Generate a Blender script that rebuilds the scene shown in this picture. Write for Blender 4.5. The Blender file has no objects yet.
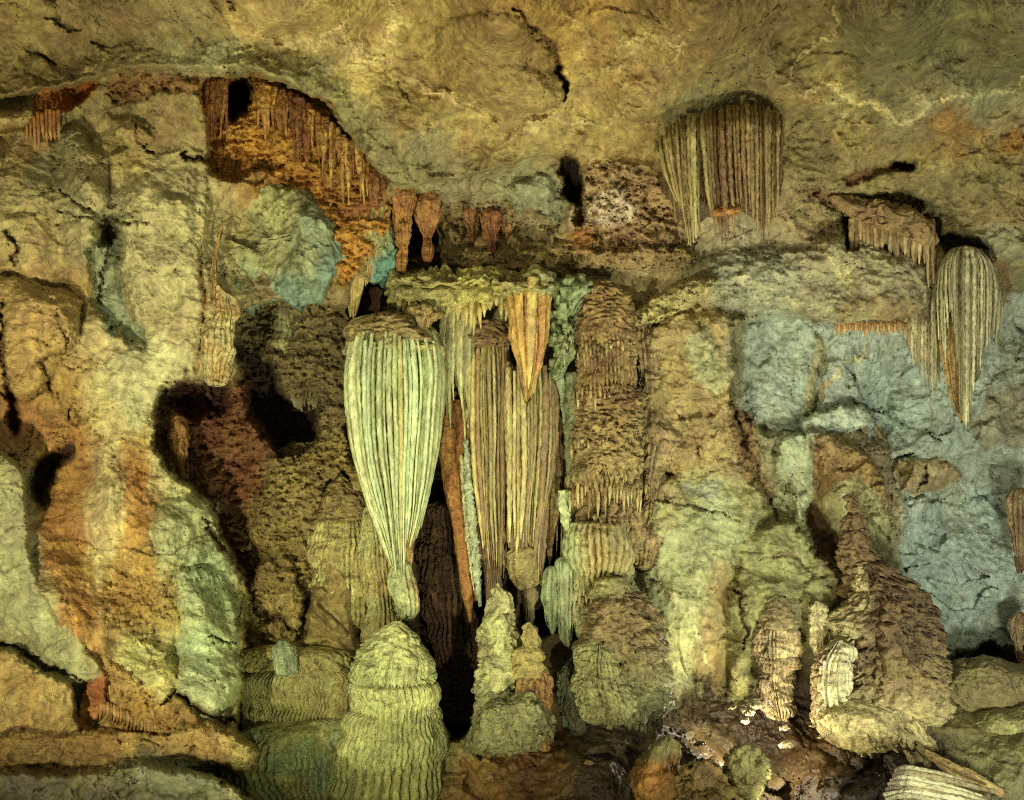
import bpy, math, random
import numpy as np
from mathutils import Vector, Matrix

# ---------------------------------------------------------------- camera
W, H = 1024, 800
LENS = 32.0
FPX = LENS / 36.0 * W
PITCH = math.radians(6.0)
CAM = np.array([0.0, 0.0, 3.0])
XR = np.array([1.0, 0.0, 0.0])
FW = np.array([0.0, math.cos(PITCH), math.sin(PITCH)])
UP = np.array([0.0, -math.sin(PITCH), math.cos(PITCH)])
sc = bpy.context.scene
cam_d = bpy.data.cameras.new("camera")
cam_d.lens = LENS
cam_d.sensor_width = 36.0
cam_d.clip_end = 500
cam_o = bpy.data.objects.new("camera", cam_d)
cam_o.location = CAM
cam_o.rotation_euler = (math.radians(90) + PITCH, 0, 0)
sc.collection.objects.link(cam_o)
sc.camera = cam_o


def P(px, py, d):
    """world point seen at pixel px,py at depth d along the camera axis"""
    px = np.asarray(px, float); py = np.asarray(py, float); d = np.asarray(d, float)
    a = ((px - 512) / FPX) * d
    b = ((400 - py) / FPX) * d
    return CAM + a[..., None] * XR + b[..., None] * UP + d[..., None] * FW


# ---------------------------------------------------------------- light
world = bpy.data.worlds.new("World")
sc.world = world
world.use_nodes = True
bg = world.node_tree.nodes["Background"]
bg.inputs[0].default_value = (0.98, 1.0, 0.92, 1)
bg.inputs[1].default_value = 0.46
sc.view_settings.view_transform = 'Standard'
sc.view_settings.look = 'None'
sc.view_settings.gamma = 1
sc.view_settings.use_curve_mapping = False
sc.view_settings.exposure = 0.03
sc.render.engine = "CYCLES"
sc.cycles.use_denoising = False
sc.cycles.filter_width = 1.1 if hasattr(sc, 'cycles') else 1.5


def lamp(name, loc, energy, color, radius=0.15, target=None, cone=120, blend=0.6):
    if target is None:
        l = bpy.data.lights.new(name, 'POINT')
    else:
        l = bpy.data.lights.new(name, 'SPOT')
        l.spot_size = math.radians(cone)
        l.spot_blend = blend
    l.energy = energy
    l.color = color
    l.shadow_soft_size = radius
    o = bpy.data.objects.new(name, l)
    o.location = loc
    if target is not None:
        v = Vector(target) - Vector(loc)
        o.rotation_euler = v.to_track_quat('-Z', 'Y').to_euler()
    sc.collection.objects.link(o)
    return o


WARM = (1.0, 0.93, 0.80)
GREENISH = (0.93, 1.0, 0.76)
COOL = (0.86, 1.0, 0.98)
# floodlights of the show cave, low and behind the formations, plus added fill spots
lamp("floodlight_left", P(-260, 860, 4.6), 1800, WARM, .08, P(240, 300, 11), 115)
lamp("fill_spot_front", P(330, 930, 7.3), 470, GREENISH, .06, P(420, 480, 12.5), 100)  # general fill added out of frame, aimed at the middle formations
lamp("floodlight_right", P(1240, 980, 6.6), 1750, (.92, 1.0, 1.0), .3, P(860, 380, 14), 110)
lamp("floodlight_floor", P(748, 748, 12.1), 120, (1.0, 0.97, 0.82), .05)
lamp("fill_spot_upper", P(700, 1250, 5.0), 1600, WARM, .08, P(560, 100, 11), 125)  # unseen fill spot added on the camera side, aimed at the ceiling
lamp("floodlight_totem", P(770, 900, 9.6), 330, (1.0, .96, .8), .06, P(830, 700, 12.2), 50)

# ---------------------------------------------------------------- noise
_rng = np.random.RandomState(7)
_perm = _rng.permutation(256).astype(np.int32)
_perm = np.concatenate([_perm, _perm, _perm])
_g = np.array([[1,1,0],[-1,1,0],[1,-1,0],[-1,-1,0],[1,0,1],[-1,0,1],[1,0,-1],[-1,0,-1],
               [0,1,1],[0,-1,1],[0,1,-1],[0,-1,-1],[1,1,0],[-1,1,0],[0,-1,1],[0,-1,-1]], np.float32)


def pn(x, y, z):
    x, y, z = np.broadcast_arrays(np.asarray(x, np.float32), np.asarray(y, np.float32), np.asarray(z, np.float32))
    xi = np.floor(x).astype(np.int32); yi = np.floor(y).astype(np.int32); zi = np.floor(z).astype(np.int32)
    xf = x - xi; yf = y - yi; zf = z - zi
    xi &= 255; yi &= 255; zi &= 255
    u = xf*xf*xf*(xf*(xf*6-15)+10); v = yf*yf*yf*(yf*(yf*6-15)+10); w = zf*zf*zf*(zf*(zf*6-15)+10)
    out = 0
    for i in (0, 1):
        a = _perm[xi + i]
        for j in (0, 1):
            b = _perm[a + yi + j]
            for k in (0, 1):
                h = _perm[b + zi + k] & 15
                g = _g[h]
                d = g[..., 0]*(xf-i) + g[..., 1]*(yf-j) + g[..., 2]*(zf-k)
                wt = (u if i else 1-u) * (v if j else 1-v) * (w if k else 1-w)
                out = out + d*wt
    return out


def fbm(p, f=1.0, o=5, gain=.5, s=(1, 1, 1), off=0.0, mode=0):
    """mode 0 plain, 1 billow (round bumps, sharp valleys), 2 ridged"""
    r = 0; a = 1.0; tot = 0
    x = p[..., 0]*s[0]; y = p[..., 1]*s[1]; z = p[..., 2]*s[2]
    for i in range(o):
        n = pn(x*f+off+i*17.3, y*f+off*1.7+i*5.1, z*f-off+i*9.7)
        if mode == 1: n = np.abs(n)*2 - .5
        elif mode == 2: n = .5 - np.abs(n)*2
        r = r + a*n; tot += a; a *= gain; f *= 2.03
    return r


def sstep(a, b, x):
    t = np.clip((x-a)/(b-a), 0, 1)
    return t*t*(3-2*t)


def hsh(i, j, k):
    n = np.sin(i*127.1 + j*311.7 + k*74.7)*43758.5453
    return n - np.floor(n)


def cells(u, v, seed=0.0, jit=.9):
    """2D Worley: returns F1, F2, random offset of nearest cell, planar facet height"""
    ui = np.floor(u); vi = np.floor(v)
    f1 = np.full(u.shape, 9.0); f2 = np.full(u.shape, 9.0)
    rnd = np.zeros(u.shape); pl = np.zeros(u.shape)
    for di in (-1, 0, 1):
        for dj in (-1, 0, 1):
            ci = ui+di; cj = vi+dj
            sx = ci + .5 + (hsh(ci, cj, seed)-.5)*jit
            sy = cj + .5 + (hsh(ci, cj, seed+3.3)-.5)*jit
            dx = u-sx; dy = v-sy
            d = np.sqrt(dx*dx+dy*dy)
            near = d < f1
            f2 = np.where(near, f1, np.minimum(f2, d))
            r = hsh(ci, cj, seed+7.7)
            gx = hsh(ci, cj, seed+1.9)-.5; gy = hsh(ci, cj, seed+5.9)-.5
            rnd = np.where(near, r, rnd)
            pl = np.where(near, (r-.5)*.6 + gx*dx*1.6 + gy*dy*1.6, pl)
            f1 = np.where(near, d, f1)
    return f1, f2, rnd, pl


# ---------------------------------------------------------------- colour
GAIN = 1.55
DESAT = .04


def lin(c):
    c = np.asarray(c, float)/255.0
    l = np.where(c <= .04045, c/12.92, ((c+.055)/1.055)**2.4)
    g = l[..., :1]*.3 + l[..., 1:2]*.6 + l[..., 2:]*.1
    l = l*(1-DESAT)+g*DESAT
    r_, g_, b_ = l[..., 0], l[..., 1], l[..., 2]
    r2 = g_*1.27*(r_/(1.2*g_+1e-5))**.80
    b2 = g_*.30*(b_/(.30*g_+1e-5))**.85*.95
    return np.stack([r2, g_, b2], -1)


def alb(c):
    return np.clip(lin(c)*GAIN, 0.004, .82)


OLV = (116, 102, 52); OLVD = (80, 76, 40); GOLD = (146, 118, 54); PALE = (158, 148, 100); KHK = (138, 124, 70)
PGRN = (150, 160, 108); TEAL = (110, 134, 104); DTEAL = (74, 112, 104); BLUE = (116, 136, 128); BLUEP = (146, 160, 146)
ORG = (172, 100, 28); ORGD = (130, 70, 22); RUST = (120, 60, 26); RED = (88, 44, 20); BRN = (92, 66, 32); DRK = (52, 38, 20)
BUFF = (166, 150, 96); GRY = (132, 130, 104); PINK = (158, 134, 108); WHT = (205, 202, 170)

# ---------------------------------------------------------------- materials
def rock_material(name, bump=.5, rough=.62, fine=14.0, spec=.4, mott=.45, dist=.02, grain=1.0, pit=.03):
    m = bpy.data.materials.new(name)
    m.use_nodes = True
    nt = m.node_tree; N = nt.nodes; L = nt.links
    b = N["Principled BSDF"]
    at = N.new("ShaderNodeAttribute"); at.attribute_name = "Col"
    geo = N.new("ShaderNodeNewGeometry")
    mp = N.new("ShaderNodeMapping"); L.new(geo.outputs["Position"], mp.inputs["Vector"])
    mp.inputs["Scale"].default_value = (1, 1, grain)
    n1 = N.new("ShaderNodeTexNoise"); n1.inputs["Scale"].default_value = fine; n1.inputs["Detail"].default_value = 6
    n1.inputs["Roughness"].default_value = .68
    n2 = N.new("ShaderNodeTexNoise"); n2.inputs["Scale"].default_value = fine*.22; n2.inputs["Detail"].default_value = 3
    n2.inputs["Distortion"].default_value = .8
    L.new(mp.outputs[0], n1.inputs["Vector"]); L.new(mp.outputs[0], n2.inputs["Vector"])
    r1 = N.new("ShaderNodeMapRange"); r1.inputs[1].default_value = .3; r1.inputs[2].default_value = .7
    r1.inputs[3].default_value = 1-mott; r1.inputs[4].default_value = 1+mott
    L.new(n1.outputs["Fac"], r1.inputs[0])
    mul = N.new("ShaderNodeVectorMath"); mul.operation = 'SCALE'
    L.new(at.outputs["Color"], mul.inputs[0]); L.new(r1.outputs[0], mul.inputs["Scale"])
    hs = N.new("ShaderNodeHueSaturation")
    r2 = N.new("ShaderNodeMapRange"); r2.inputs[1].default_value = .3; r2.inputs[2].default_value = .7
    r2.inputs[3].default_value = .498; r2.inputs[4].default_value = .520
    L.new(n2.outputs["Fac"], r2.inputs[0]); L.new(r2.outputs[0], hs.inputs["Hue"])
    r3 = N.new("ShaderNodeMapRange"); r3.inputs[1].default_value = .3; r3.inputs[2].default_value = .7
    r3.inputs[3].default_value = .85; r3.inputs[4].default_value = 1.15
    L.new(n2.outputs["Fac"], r3.inputs[0]); L.new(r3.outputs[0], hs.inputs["Value"])
    L.new(mul.outputs[0], hs.inputs["Color"])
    L.new(hs.outputs[0], b.inputs["Base Color"])
    rr = N.new("ShaderNodeMapRange"); rr.inputs[1].default_value = .3; rr.inputs[2].default_value = .7
    rr.inputs[3].default_value = rough-.15; rr.inputs[4].default_value = rough+.15
    L.new(n2.outputs["Fac"], rr.inputs[0]); L.new(rr.outputs[0], b.inputs["Roughness"])
    b.inputs["Specular IOR Level"].default_value = spec
    bu = N.new("ShaderNodeBump"); bu.inputs["Strength"].default_value = bump; bu.inputs["Distance"].default_value = dist
    L.new(n1.outputs["Fac"], bu.inputs["Height"])
    # crusty pits and ridges under the fine grain
    vo = N.new("ShaderNodeTexVoronoi"); vo.feature = 'F1'; vo.inputs["Scale"].default_value = fine*.9; vo.inputs["Randomness"].default_value = 1
    wv = N.new("ShaderNodeVectorMath"); wv.operation = 'MULTIPLY_ADD'; wv.inputs[1].default_value = (.12, .12, .12)
    L.new(n2.outputs["Color"], wv.inputs[0]); L.new(mp.outputs[0], wv.inputs[2]); L.new(wv.outputs[0], vo.inputs["Vector"])
    b2 = N.new("ShaderNodeBump"); b2.inputs["Strength"].default_value = 1.0; b2.inputs["Distance"].default_value = pit; b2.invert = True
    L.new(vo.outputs["Distance"], b2.inputs["Height"]); L.new(b2.outputs[0], bu.inputs["Normal"]); L.new(bu.outputs[0], b.inputs["Normal"])
    return m


M_LIME = rock_material("limestone", bump=1, rough=.72, fine=9, spec=.3, dist=.06, pit=.008)
M_CEIL = rock_material("ceiling_rock", bump=1, rough=.75, fine=9, spec=.25, dist=.06, grain=1.0, mott=.45, pit=.006)
M_FLOW = rock_material("flowstone", bump=1, rough=.42, fine=12, spec=.45, dist=.07, pit=.04)
M_DRY = rock_material("dripstone", bump=1, rough=.42, fine=13, spec=.4, dist=.045, grain=.5, pit=.02)
M_MUD = rock_material("cave_mud", bump=1, rough=.5, fine=6, spec=.3, dist=.04)


def mesh_obj(name, V, F, col, mat, parent=None, smooth=True):
    me = bpy.data.meshes.new(name)
    if parent is not None:
        V = V - np.array(parent.location)
    V = np.asarray(V, np.float32); F = np.asarray(F, np.int32)
    k = F.shape[1]
    me.vertices.add(len(V)); me.vertices.foreach_set("co", V.ravel())
    me.loops.add(F.size); me.loops.foreach_set("vertex_index", F.ravel())
    me.polygons.add(len(F))
    me.polygons.foreach_set("loop_start", np.arange(0, F.size, k, dtype=np.int32))
    me.polygons.foreach_set("use_smooth", np.full(len(F), smooth))
    me.update(calc_edges=True)
    ca = me.color_attributes.new("Col", 'FLOAT_COLOR', 'POINT')
    c4 = np.ones((len(V), 4), np.float32); c4[:, :3] = col
    ca.data.foreach_set("color", c4.ravel())
    me.materials.append(mat)
    o = bpy.data.objects.new(name, me)
    sc.collection.objects.link(o)
    if parent is not None:
        o.parent = parent
    return o


def thing(name, label, cat, loc, group=None):
    o = bpy.data.objects.new(name, None)
    o.empty_display_size = .2
    o.location = [float(v) for v in loc]
    sc.collection.objects.link(o)
    o["label"] = label; o["category"] = cat
    if group: o["group"] = group
    return o


def tag(o, label=None, cat=None, group=None, kind=None):
    if label: o["label"] = label
    if cat: o["category"] = cat
    if group: o["group"] = group
    if kind: o["kind"] = kind
    return o


# ---------------------------------------------------------------- polygon helpers
def polysd(px, py, pts):
    """signed distance in pixels, positive inside"""
    pts = np.asarray(pts, float)
    d2 = np.full(px.shape, 1e12); ins = np.zeros(px.shape, bool)
    n = len(pts)
    for i in range(n):
        ax, ay = pts[i]; bx, by = pts[(i+1) % n]
        ex, ey = bx-ax, by-ay
        t = np.clip(((px-ax)*ex+(py-ay)*ey)/(ex*ex+ey*ey+1e-9), 0, 1)
        dx = px-ax-t*ex; dy = py-ay-t*ey
        d2 = np.minimum(d2, dx*dx+dy*dy)
        if ay != by:
            c = ((ay > py) != (by > py)) & (px < (bx-ax)*(py-ay)/(by-ay)+ax)
            ins ^= c
    d = np.sqrt(d2)
    return np.where(ins, d, -d)


def linesd(px, py, pts):
    d2 = np.full(px.shape, 1e12); tt = np.zeros(px.shape)
    n = len(pts)-1
    for i in range(n):
        ax, ay = pts[i]; bx, by = pts[i+1]
        ex, ey = bx-ax, by-ay
        t = np.clip(((px-ax)*ex+(py-ay)*ey)/(ex*ex+ey*ey+1e-9), 0, 1)
        dx = px-ax-t*ex; dy = py-ay-t*ey
        q = dx*dx+dy*dy
        near = q < d2
        tt = np.where(near, (i+t)/n, tt)
        d2 = np.where(near, q, d2)
    return np.sqrt(d2), tt

# ================================================================ the cave walls, ceiling and ground
STEP = 1.3
def axis(lo, hi, a, b):
    mid = np.arange(lo, hi+STEP, STEP)
    left = lo - np.cumsum(np.linspace(STEP*1.5, 22, 28)); left = left[left > a]
    right = mid[-1] + np.cumsum(np.linspace(STEP*1.5, 22, 28)); right = right[right < b]
    return np.concatenate([left[::-1], mid, right])
gx = axis(-16, 1040, -420, 1440); gy = axis(-16, 816, -420, 1220)
PX, PY = np.meshgrid(gx, gy)

# warped copies of the pixel grid so that drawn outlines come out ragged
_p3 = np.stack([PX/60, PY/60, PX*0], -1)
WXn = fbm(_p3, 1.6, 6, .68, off=3.1)*6
WYn = fbm(_p3, 1.6, 6, .68, off=9.4)*6
SN = fbm(np.stack([PX/16, PY/55, PX*0], -1), 1.0, 5, .62, off=61)*11
def crev(n, w):
    return np.exp(-(n/w)**2)

# depth control points
DC = [(800,700,13.7),(850,760,12.6),(930,775,11.9),(650,760,12.0),(-300,-100,8.5),(0,-100,7.6),(250,-100,7.2),(512,-120,7.0),(800,-120,7.0),(1100,-100,7.5),
 (0,0,9.6),(150,0,9.4),(300,0,9.2),(512,0,9.0),(700,0,9.0),(900,0,9.0),(1024,0,9.2),
 (0,60,10.6),(150,50,10.6),(300,50,10.5),(400,100,10.9),(520,90,10.6),(640,80,10.6),(800,80,10.8),(950,80,11.0),
 (500,150,12.0),(600,150,12.0),(800,140,12.0),(1000,140,12.3),
 (0,115,10.8),(100,120,11.0),(60,200,10.9),(180,180,11.3),(30,330,10.6),(120,300,11.1),(190,300,11.4),(60,450,10.9),(150,420,11.1),
 (40,620,9.7),(0,700,9.2),(120,560,10.9),(180,620,11.0),(100,700,10.3),(200,720,10.2),(0,760,8.9),(150,760,9.2),(300,740,11.9),
 (280,240,12.3),(320,150,12.6),(450,230,13.0),(560,200,13.0),(520,230,12.9),(640,220,12.9),(760,260,12.9),
 (250,580,11.8),(290,560,12.6),(225,470,11.7),(350,400,13.8),(420,600,13.8),(500,500,13.8),(550,400,13.8),(600,450,13.7),(530,650,13.4),
 (690,400,13.3),(690,560,13.2),(650,320,13.2),(780,360,14.0),(900,400,14.3),(980,500,14.4),(1024,330,13.9),(860,480,13.8),(780,560,13.6),
 (870,240,12.9),(950,230,12.9),(1024,200,12.6),(930,600,14.3),(1000,640,14.3),
 (720,690,13.6),(760,740,13.0),(560,720,12.3),(600,790,10.6),(450,775,11.6),(350,800,11.2),(400,860,10.4),(700,800,10.7),(850,800,10.8),(1024,800,11.2),
 (-300,400,8.0),(-300,700,7.0),(1300,400,12.5),(1300,100,10.0),(1300,800,10),(200,1000,5.6),(512,1000,5.8),(900,1000,6.2),(0,900,7.0),(512,900,7.8),(900,900,8.0)]
# colour control points (rock stains, with the tint of coloured lamps put in)
CC = [(30,20,(108,92,46)),(100,60,(98,84,42)),(30,90,(104,88,42)),(120,20,(100,84,42)),(180,45,(108,100,54)),(215,30,(112,98,56)),(250,15,(132,112,60)),(290,40,(130,114,60)),
 (330,20,(136,116,58)),(370,60,(148,128,70)),(420,30,(130,110,54)),(470,30,(114,94,44)),(520,10,(132,102,44)),(410,110,(120,100,50)),(450,70,(128,106,52)),(480,120,(132,112,60)),(360,130,(112,104,62)),
 (310,75,(108,104,62)),(280,62,(114,108,64)),(420,160,(112,108,66)),(500,60,(108,92,46)),(560,40,(134,104,44)),(590,15,(132,100,42)),(640,20,(112,92,42)),(620,70,(130,106,52)),(560,110,(138,116,60)),(620,120,(116,98,48)),
 (680,60,(100,82,38)),(740,30,(96,76,36)),(800,40,(92,76,36)),(700,110,(88,82,44)),(760,80,(94,80,40)),(860,60,(80,72,36)),(930,50,(78,72,36)),(1000,20,(80,72,36)),(1000,70,(82,76,40)),(880,100,(84,76,42)),
 (800,115,(110,94,48)),(840,95,(112,96,48)),(900,120,(104,96,58)),(980,100,(106,104,68)),(1015,125,(120,84,36)),(960,130,(118,86,40)),(820,150,(104,90,48)),(900,160,(106,92,50)),(990,170,(96,84,46)),(860,185,(112,98,56)),
 (1010,215,(118,98,56)),(940,200,(104,92,54)),(500,165,(106,90,46)),(560,150,(116,98,50)),(640,160,(102,84,40)),
 (20,140,(112,92,46)),(60,170,(104,100,60)),(90,200,(128,122,80)),(40,230,(132,118,68)),(130,150,(124,110,58)),(160,130,(116,100,52)),(150,180,(134,124,74)),(190,170,(128,118,70)),
 (180,220,(142,136,88)),(140,240,(138,132,84)),(200,260,(132,126,80)),(160,300,(130,122,76)),(20,290,(128,106,56)),(60,300,(126,100,48)),(40,350,(132,104,50)),(90,340,(138,126,76)),(150,350,(146,140,90)),
 (190,340,(128,118,70)),(110,390,(146,134,82)),(140,410,(150,146,92)),(60,390,(136,106,46)),(30,420,(120,80,32)),(70,440,(134,96,36)),(60,510,(124,82,28)),(80,480,(130,92,34)),(110,450,(150,138,82)),
 (100,500,(156,148,94)),(135,480,(142,96,36)),(130,520,(140,100,40)),(160,480,(148,146,90)),(100,560,(142,116,52)),(130,590,(136,104,42)),(150,560,(134,100,40)),(110,640,(134,118,58)),(190,520,(140,146,92)),
 (170,560,(136,140,86)),(210,570,(128,142,92)),(180,620,(136,128,64)),(200,650,(124,142,92)),(225,620,(120,126,64)),(150,660,(134,134,74)),(240,680,(118,114,52)),(60,560,(126,86,34)),(80,620,(118,80,30)),
 (20,500,(108,112,70)),(20,560,(112,114,72)),(40,620,(110,114,70)),(70,670,(108,108,62)),(20,660,(116,92,40)),(30,700,(110,96,44)),(60,720,(112,94,42)),(20,740,(120,94,40)),(120,740,(128,100,44)),(200,740,(120,98,44)),
 (160,700,(120,92,38)),(40,780,(58,52,26)),(130,780,(66,74,42)),(180,765,(84,96,56)),(210,785,(84,92,50)),(260,770,(100,94,44)),(300,760,(112,104,50)),(-100,400,(120,100,50)),
 (240,150,(120,84,32)),(300,130,(124,78,26)),(330,180,(124,78,26)),(280,170,(124,80,30)),(430,215,(104,92,52)),(470,190,(112,104,66)),(510,195,(112,108,70)),(460,240,(130,114,68)),(540,230,(118,114,76)),
 (540,190,(108,110,74)),(600,190,(128,112,66)),(610,215,(146,124,90)),(640,200,(128,96,54)),(640,240,(122,96,60)),(600,240,(122,100,58)),(500,250,(134,112,66)),(570,255,(128,108,58)),(690,240,(130,116,80)),(740,240,(120,112,80)),
 (800,210,(124,104,66)),(800,260,(120,110,78)),(860,260,(122,112,74)),(740,280,(116,116,88)),(820,300,(114,108,78)),(890,290,(116,104,68)),
 (250,430,(78,50,24)),(200,430,(84,48,22)),(230,490,(82,52,26)),(280,500,(104,86,40)),(250,540,(100,72,32)),(320,470,(112,98,48)),(280,560,(108,92,42)),(260,600,(122,106,50)),(300,610,(110,94,44)),(280,640,(118,104,48)),(240,640,(124,106,46)),
 (340,360,(92,80,42)),(400,640,(60,50,28)),(450,600,(50,34,18)),(430,520,(70,46,24)),(550,540,(54,44,26)),(540,640,(66,52,28)),
 (650,300,(134,120,74)),(690,330,(124,110,66)),(680,380,(122,106,62)),(700,430,(124,104,60)),(690,480,(124,106,60)),(660,450,(110,90,50)),(720,520,(118,130,84)),(680,560,(118,126,82)),(700,600,(120,124,80)),(690,640,(134,128,76)),
 (780,340,(122,138,112)),(780,390,(118,132,108)),(760,430,(116,104,70)),(850,350,(112,124,98)),(900,400,(110,128,110)),(870,410,(108,128,112)),(960,440,(96,104,82)),(1010,380,(92,84,52)),(1010,300,(100,94,60)),(800,430,(128,142,112)),
 (790,470,(124,128,86)),(820,470,(114,88,48)),(860,470,(116,92,50)),(880,520,(120,110,70)),(930,470,(128,112,68)),(970,500,(104,118,92)),(940,530,(108,128,114)),(990,560,(112,130,116)),(930,600,(112,126,104)),(980,620,(112,122,98)),(1010,470,(104,100,66)),
 (760,520,(104,104,62)),(800,560,(112,116,68)),(760,570,(106,110,64)),(830,560,(108,104,62)),(740,640,(96,92,52)),(720,590,(110,96,54)),(840,620,(84,76,42)),
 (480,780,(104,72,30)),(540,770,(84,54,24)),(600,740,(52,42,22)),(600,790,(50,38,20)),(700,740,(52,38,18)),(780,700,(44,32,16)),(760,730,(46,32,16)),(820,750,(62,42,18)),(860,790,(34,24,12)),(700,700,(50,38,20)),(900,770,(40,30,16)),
 (450,740,(104,92,46)),(500,700,(96,90,44)),(1000,700,(98,92,48)),(960,680,(92,76,38))]


def idw(x, y, pts, k=3.2, soft=18.0, vals=None):
    num = 0; den = 0
    for (cx, cy), v in pts:
        w = 1.0/(((x-cx)**2+(y-cy)**2)+soft*soft)**(k/2)
        num = num + w[..., None]*np.asarray(v, float); den = den + w
    return num/den[..., None]

D = idw(PX, PY, [((a, b), (c,)) for a, b, c in DC], 3.0, 30)[..., 0]
COL = idw(PX+WXn*1.6, PY+WYn*1.6, [((a, b), lin(c)) for a, b, c in CC], 4.2, 8)
ROUGHA = np.full(PX.shape, 1.0)    # big relief
FACET = np.full(PX.shape, .6)      # fractured planes
SCALE = np.zeros(PX.shape)         # stacked flowstone scales
FLUTE = np.zeros(PX.shape)         # vertical drip flutes
WRINK = np.zeros(PX.shape)         # fine scallops


def smooth_poly(pts, n=2):
    p = np.asarray(pts, float)
    for _ in range(n):
        q = np.roll(p, -1, 0)
        p = np.stack([p*.78+q*.22, p*.22+q*.78], 1).reshape(-1, 2)
    return p


def layer(pts, d=None, dd=0.0, bulge=0.0, bw=40, soft=4.0, col=None, ca=1.0, rough=None, facet=None,
          scale=None, flute=None, wrink=None, sx=1.0, edge=0.0, ew=3.0):
    """paint one region of rock: depth, bulge (m towards the viewer), colour, surface style"""
    global D, COL
    pts = smooth_poly(pts)
    pad = soft*2+14
    x0, y0 = pts.min(0)-pad; x1, y1 = pts.max(0)+pad
    ix = np.where((gx >= x0) & (gx <= x1))[0]; iy = np.where((gy >= y0) & (gy <= y1))[0]
    if len(ix) == 0 or len(iy) == 0: return
    S = (slice(iy[0], iy[-1]+1), slice(ix[0], ix[-1]+1))
    sd = polysd(PX[S]+WXn[S]*sx, PY[S]+WYn[S]*sx, pts)
    m = sstep(-soft, soft, sd)
    inside = np.clip(sd, 0, None)
    bb = 1-np.exp(-inside/bw)
    if d is not None: D[S] = D[S]*(1-m) + d*m
    D[S] = D[S] + dd*m - bulge*bb
    if edge: D[S] = D[S] + edge*np.exp(-(sd/ew)**2)
    if col is not None:
        mc = (sstep(-max(2, soft*.8), max(2, soft*.8), sd+SN[S]*(1.3 if soft >= 5 else .45))*ca)[..., None]
        COL[S] = COL[S]*(1-mc) + lin(col)*mc
    for A, v in ((ROUGHA, rough), (FACET, facet), (SCALE, scale), (FLUTE, flute), (WRINK, wrink)):
        if v is not None: A[S] = A[S]*(1-m)+v*m


def crack(pts, w=2.0, depth=.25, col=None, ca=.8, sx=1.2, taper=True):
    global D, COL
    pts = np.asarray(pts, float); pad = w*4+16
    x0, y0 = pts.min(0)-pad; x1, y1 = pts.max(0)+pad
    ix = np.where((gx >= x0) & (gx <= x1))[0]; iy = np.where((gy >= y0) & (gy <= y1))[0]
    if len(ix) == 0 or len(iy) == 0: return
    S = (slice(iy[0], iy[-1]+1), slice(ix[0], ix[-1]+1))
    d, t = linesd(PX[S]+WXn[S]*sx, PY[S]+WYn[S]*sx, pts)
    ww = w*(1-.7*np.abs(2*t-1)**2) if taper else w
    m = np.exp(-(d/ww)**2)
    D[S] = D[S] + depth*.7*m
    if col is not None:
        COL[S] = COL[S]*(1-m[..., None]*ca)+lin(col)*m[..., None]*ca

WRINK[...] = .3
# ---------------- left massif
layer([(-400,95),(35,96),(95,84),(150,72),(205,70),(215,150),(222,215),(212,260),(236,300),(236,385),(205,384),(160,392),(155,440),(172,478),(205,492),(218,520),(232,560),(246,600),(246,700),(150,720),(60,700),(-400,700)], soft=3, dd=0, bulge=.2, bw=14, facet=.45)
layer([(-30,270),(40,280),(85,290),(80,340),(62,360),(40,395),(0,400),(-30,380)], bulge=.35, bw=14, col=(132,106,52), ca=.5, soft=3, edge=.12)
layer([(-30,120),(10,150),(48,170),(60,230),(50,275),(-30,268)], bulge=.25, bw=18, soft=4)
layer([(52,130),(90,120),(112,180),(104,235),(98,280),(60,270),(62,200)], bulge=.3, bw=18, col=(124,118,76), ca=.5, soft=6)
layer([(110,110),(150,118),(158,140),(140,152),(118,146),(106,130)], bulge=.3, bw=8, col=(128,106,54), ca=.5)
layer([(158,190),(196,196),(198,222),(180,232),(160,222)], bulge=.22, bw=8, soft=4)
layer([(122,160),(200,150),(216,215),(210,260),(202,370),(175,380),(170,300),(130,330),(118,250)], bulge=.3, bw=25, col=(138,132,86), ca=.4, soft=6)
layer([(96,225),(108,212),(120,222),(118,260),(122,300),(150,350),(130,345),(108,320),(88,300),(92,262)], dd=.35, soft=5, col=(96,112,82), ca=.85)
layer([(104,222),(113,216),(118,232),(108,248),(101,244)], dd=.3, soft=4, col=(74,56,30))
layer([(100,350),(150,335),(186,350),(188,382),(160,392),(152,440),(174,480),(206,492),(222,520),(234,560),(190,520),(165,500),(140,455),(120,420),(100,390)], bulge=.08, bw=14, col=(148,152,100), ca=.6, soft=6)
layer([(112,440),(150,430),(160,470),(158,510),(138,520),(118,490)], dd=.06, col=(138,92,34), ca=.7, soft=12, wrink=.9)
layer([(64,440),(100,430),(104,470),(90,560),(96,620),(130,700),(110,700),(78,640),(60,590),(44,520),(48,480)], dd=.05, col=(128,86,32), ca=.7, soft=12, flute=.3)
layer([(104,440),(122,470),(120,540),(100,600),(90,560),(92,500)], bulge=.12, bw=10, col=(152,144,92), ca=.7, soft=9)
layer([(30,462),(58,452),(72,450),(52,478),(50,500),(40,504),(32,484)], dd=.6, soft=7, col=(70,42,18))
layer([(6,385),(16,390),(18,420),(16,440),(8,430)], dd=.35, soft=4, col=(100,54,20))
layer([(-400,440),(0,446),(22,470),(28,505),(24,560),(44,600),(72,640),(104,668),(100,680),(70,690),(30,668),(-20,640),(-400,620)], d=9.75, soft=3, bulge=.25, bw=30, col=(108,112,70), ca=.75, facet=.4)
layer([(-400,620),(-20,640),(30,662),(75,690),(78,730),(100,735),(60,770),(-400,780)], d=9.3, bulge=.2, bw=20, soft=4, col=(114,94,44), ca=.7)
crack([(-10,640),(40,662),(84,684)], 2.2, .25, (70,44,20))
layer([(165,500),(215,495),(222,545),(190,575),(160,560),(150,520)], bulge=.12, bw=18, col=(134,146,96), ca=.7, edge=.05)
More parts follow.
